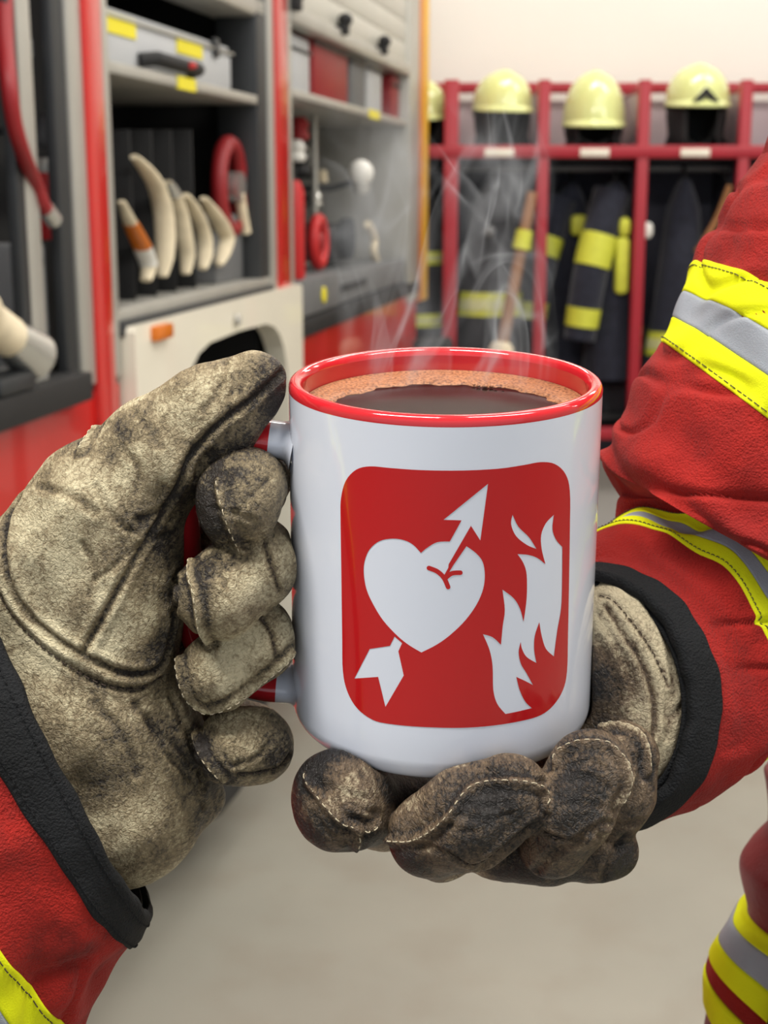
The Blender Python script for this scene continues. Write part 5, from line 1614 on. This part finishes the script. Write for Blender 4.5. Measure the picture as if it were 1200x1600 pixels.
def jacket(label, x, ytop, ybot, wtop, wbot, mt, I, bands, yaw=0.0, Y=LY + 0.16, patches=(), lean=0.0, sleeves=True, cat='jacket', sband=True):
    """hanging turnout jacket; x,y in photo px at the jacket's distance"""
    cx, zt = lp(x, ytop, Y); _, zb = lp(x, ybot, Y)
    k = Y / FPX * 1.03
    H = zt - zb
    o = thing('turnout_jacket', label, cat, (cx, Y, zb), yaw, 'jackets hanging in the lockers')
    W0, W1 = wtop * k / 2, wbot * k / 2
    def prof(u, v):       # u 0 top..1 bottom
        sh = min(1, u / 0.16)
        w = W0 * (0.35 + 0.65 * math.sin(sh * PI / 2)) + (W1 - W0) * u
        d = 0.05 + 0.05 * min(1, u * 3)
        fo = 1 + 0.05 * math.sin(5 * v + 6 * u) * u + 0.03 * math.sin(11 * v + 2) * u
        return Vector((lean * u * H + w * math.cos(v) * fo, d * math.sin(v) * fo, H * (1 - u)))
    def shell(u0, u1, off, nu, n=36):
        vs = []; fs = []
        for i in range(nu + 1):
            u = u0 + (u1 - u0) * i / nu
            c = Vector((lean * u * H, 0, H * (1 - u)))
            for j in range(n):
                p = prof(u, 2 * PI * j / n); d = (p - c).normalized(); vs.append(p + d * off)
        for i in range(nu):
            for j in range(n):
                j2 = (j + 1) % n; fs.append((i * n + j, i * n + j2, (i + 1) * n + j2, (i + 1) * n + j))
        fs.append(tuple(range(n))); fs.append(tuple(nu * n + j for j in range(n)))
        return MB().add(vs, fs)
    shell(0, 1, 0, 30).build('coat', M[mt], o, autos=True)
    for (y0, y1) in bands:
        u0 = (zt - lp(x, y0, Y)[1]) / H; u1 = (zt - lp(x, y1, Y)[1]) / H
        b = shell(u0, u1, 0.005, 4).build('reflective_band', M['band_y'], o, autos=True)
        um = (u0 + u1) / 2; du = (u1 - u0) * 0.22
        shell(um - du, um + du, 0.007, 2).build('pale_stripe', M['band_pale'], b)
    MB().tube([(0, 0, H - 0.02), (0, 0, H + 0.03), (0, 0.03, H + 0.05)], 0.008, 8).build('hanging_loop', M['black'], o)
    if sleeves:
        for sx, ax, ay, bx, by, r in sleeves if isinstance(sleeves, (list, tuple)) else ():
            A = lp(ax, ay, Y - 0.06); B = lp(bx, by, Y - 0.10)
            a = Vector((A[0] - cx, -0.05, A[1] - zb)); b = Vector((B[0] - cx, -0.10, B[1] - zb))
            mid = (a + b) / 2 + Vector((0.02 * sx, -0.02, 0))
            pts = [Vector(p) for p in catmull([a, mid, b], 8)]
            R = list(np.linspace(r * 1.05, r * 0.85, len(pts)))
            sl = MB().tube(pts, R, 18).build('sleeve', M[mt], o)
            for f0, f1 in (sband if isinstance(sband, (list, tuple)) else ((0.28, 0.42), (0.72, 0.86))):
                i0 = int(f0 * (len(pts) - 1)); i1 = max(i0 + 1, int(f1 * (len(pts) - 1)))
                MB().tube(pts[i0:i1 + 1], [v * 1.05 for v in R[i0:i1 + 1]], 18).build('reflective_band', M['band_y'], sl)
    for (px, py, w, h, mt2, nm) in patches:
        A = lp(px, py, Y - 0.12)
        MB().box(A[0] - cx - w / 2, A[0] - cx + w / 2, -0.14, -0.085, A[1] - zb - h / 2, A[1] - zb + h / 2, bev=0.022).build(nm, M[mt2], o)
    return o


def build_gear(I):
    helmet('yellow helmet on the locker shelf, mostly hidden behind the truck edge', 662, 126, 72, 0.13, I, 'side')
    helmet('yellow helmet with side neck guard on the shelf, leftmost full one', 786, 112, 88, 0.16, I, 'side', 0.25)
    helmet('round yellow helmet tipped forward on the shelf, second full one', 930, 113, 92, 0.10, I, 'front')
    helmet('yellow helmet with a black front triangle, rightmost on the shelf', 1092, 102, 94, 0.18, I, 'dark_visor')
    # black ear pieces for the second helmet
    jacket('charcoal jacket with yellow hem band beside the truck edge', 652, 290, 560, 70, 90, 'charcoal', I, [(392, 412), (488, 508)], sleeves=False)
    jacket('dark jacket with a pale yellow band, hanging left of the wooden handle', 770, 290, 560, 60, 108, 'charcoal', I, [(455, 492)], sleeves=False, patches=[(765, 362, 0.05, 0.05, 'grey_panel', 'badge')])
    jacket('dark jacket with tilted yellow sleeve bands, left in the second locker', 892, 285, 590, 50, 64, 'navy', I, [], sleeves=[(-1, 872, 310, 826, 515, 0.078)], sband=((0.33, 0.48), (0.78, 0.93)), patches=[(905, 352, 0.075, 0.09, 'band_y', 'shoulder_patch')], Y=LY + 0.34)
    jacket('dark jacket with tilted yellow sleeve bands, right in the second locker', 962, 285, 590, 50, 80, 'navy', I, [], sleeves=[(-1, 958, 300, 905, 530, 0.078)], sband=((0.36, 0.5), (0.76, 0.9)), patches=[(976, 355, 0.05, 0.08, 'band_y', 'shoulder_patch'), (972, 415, 0.06, 0.24, 'band_y', 'upright_band')], Y=LY + 0.17)
    jacket('short coat with double yellow hem band in the second locker', 968, 400, 640, 70, 76, 'charcoal', I, [(508, 528), (532, 552)], sleeves=False, Y=LY + 0.37)
    jacket('plain navy coat with yellow hem band in the right locker', 1070, 280, 650, 40, 112, 'navy', I, [(517, 553)], sleeves=False, patches=[(1011, 360, 0.05, 0.07, 'white_pl', 'white_tag')])
    # trousers / boots in lower part
    for (x, lab) in ((880, 'dark trousers and boots under the jackets, left of the red post'), (950, 'dark trousers and boots under the jackets, second locker'), (1030, 'dark trousers under the plain navy coat')):
        cx, z1 = lp(x, 600, LY + 0.25)
        o = thing('turnout_trousers', lab, 'trousers', (cx, LY + 0.25, I['zb'] + 0.001), 0, 'trousers standing in the lockers')
        h = z1 - I['zb']
        for s in (-1, 1):
            MB().tube([(0.07 * s, 0, 0), (0.075 * s, 0.01, h * 0.4), (0.06 * s, 0, h)], [0.075, 0.08, 0.085], 16).build('leg', M['charcoal'], o)
        MB().tube([(-0.1, -0.10, 0.03), (0.1, -0.10, 0.03)], 0.028, 10).build('boot_toes', M['black'], o)
    # wooden handle leaning
    a = lp(832, 300, LY - 0.02); b = lp(783, 545, LY - 0.05)
    o = thing('broom', 'long brown wooden handle leaning against the lockers', 'tool handle', (b[0], LY - 0.05, b[1]))
    d = Vector((a[0] - b[0], 0.035, a[1] - b[1]))
    MB().tube([Vector((0, 0, 0)), d * 0.5, d], [0.026, 0.024, 0.022], 12).build('shaft', M['wood'], o)
    MB().tube([d * 0.64, d * 0.76], [0.038, 0.034], 12).build('yellow_sleeve', M['band_y'], o)
    MB().ball((0, 0, -0.02), 0.055, 0.05, 0.06).build('pale_knob', M['hose'], o)
    # brown strap in the right locker
    P = []
    for (x, y) in ((1140, 290), (1125, 330), (1110, 360), (1088, 395)):
        q = lp(x, y, LY + 0.03); P.append((q[0], LY + 0.03, q[1]))
    b = P[0]
    o = thing('harness_strap', 'brown harness strap hanging at the edge of the red upper sleeve', 'strap', b)
    MB().tube([Vector(p) - Vector(b) for p in catmull(P, 6)], 0.03, 10, flat=0.4).build('strap', M['wood'], o)
    MB().tube([(0, 0, 0), (0, 0.1, 0.05), (0, 0.17, 0.05)], 0.008, 8).build('hook', M['alu_dark'], o)
    # small green thing on the floor/bench at left
    q = lp(627, 512, LY - 0.25)
    o = thing('green_bottle', 'small green container beside the end of the truck', 'bottle', (q[0], LY - 0.25, q[1] - 0.05))
    MB().lathe([(0, 0), (0.04, 0), (0.042, 0.01), (0.042, 0.08), (0.02, 0.10), (0.018, 0.12), (0, 0.12)], 20).build('container', M['green'], o)
    MB().lathe([(0, 0.135), (0.02, 0.135), (0.021, 0.115)], 16).build('cap', M['white_pl'], o)
    z = q[1] - 0.05
    o = thing('side_stand', 'dark equipment stand carrying the green container, behind the truck end', 'stand', (q[0] + 0.05, LY - 0.22, 0))
    MB().box(-0.16, 0.16, -0.10, 0.10, z - 0.03, z - 0.001, bev=0.005).build('top', M['dark_in'], o)
    for sx in (-1, 1):
        for sy in (-1, 1):
            MB().box(0.14 * sx - 0.012, 0.14 * sx + 0.012, 0.08 * sy - 0.012, 0.08 * sy + 0.012, 0, z - 0.03).build('leg', M['alu_dark'], o)


def build_room():
    def st(name, x0, x1, y0, y1, z0, z1, m):
        return tag(MB().box(x0, x1, y0, y1, z0, z1).build(name, M[m], smooth=False), kind='structure')
    st('floor', -6, 6, -4, WY + 0.2, -0.1, 0, 'floor')
    st('ceiling', -6, 6, -4, WY + 0.2, 4.2, 4.3, 'ceil')
    st('wall_back', -6, 6, WY, WY + 0.2, 0, 4.2, 'wall')
    st('wall_left', -6.2, -6, -4, WY + 0.2, 0, 4.2, 'wall')
    st('wall_right', 6, 6.2, -4, WY + 0.2, 0, 4.2, 'wall')


def build_lights():
    W = bpy.data.worlds.new('daylight'); SC.world = W; W.use_nodes = True
    bg = W.node_tree.nodes['Background']; bg.inputs['Color'].default_value = (0.86, 0.92, 1.0, 1); bg.inputs['Strength'].default_value = 0.72
    def area(name, loc, rot, sx, sy, e, c=(1, 0.97, 0.92)):
        l = bpy.data.lights.new(name, 'AREA'); l.shape = 'RECTANGLE'; l.size = sx; l.size_y = sy; l.energy = e; l.color = c
        o = bpy.data.objects.new(name, l); COL.objects.link(o); o.location = loc; o.rotation_euler = rot
        return o
    area('truck_side_fill', (3.4, 1.6, 3.4), (0, math.radians(52), 0), 1.4, 0.5, 70)
    for i, (x, y, e) in enumerate(((-0.9, -0.3, 125), (1.2, 0.1, 70), (1.0, 2.4, 30), (2.6, 3.6, 20), (0.4, 5.3, 46), (2.6, 5.3, 46))):
        area('ceiling_lamp', (x, y, 4.1), (0, 0, 0), 1.6, 0.4, e)


def camera():
    cd = bpy.data.cameras.new('camera'); c = bpy.data.objects.new('camera', cd); COL.objects.link(c)
    c.location = CAM; c.rotation_euler = (PI / 2 - PITCH, 0, 0)
    cd.sensor_fit = 'HORIZONTAL'; cd.sensor_width = 36; cd.lens = FPX * 36 / 1200
    cd.clip_start = 0.01; cd.clip_end = 60
    cd.dof.use_dof = True; cd.dof.focus_distance = 0.350; cd.dof.aperture_fstop = cd.lens / 1.9
    SC.camera = c
    vs = SC.view_settings
    vs.view_transform = 'Standard'; vs.look = 'None'; vs.exposure = EXPO; vs.gamma = 1; vs.use_curve_mapping = False
GH = 0.62
EXPO = 0.0
camera()
build_room(); build_lights()
mug = build_mug(); build_print(mug); build_coffee()
truck, TI = build_truck(); truck_contents(TI)
LI = build_lockers(); build_gear(LI)
persons()
build_steam()
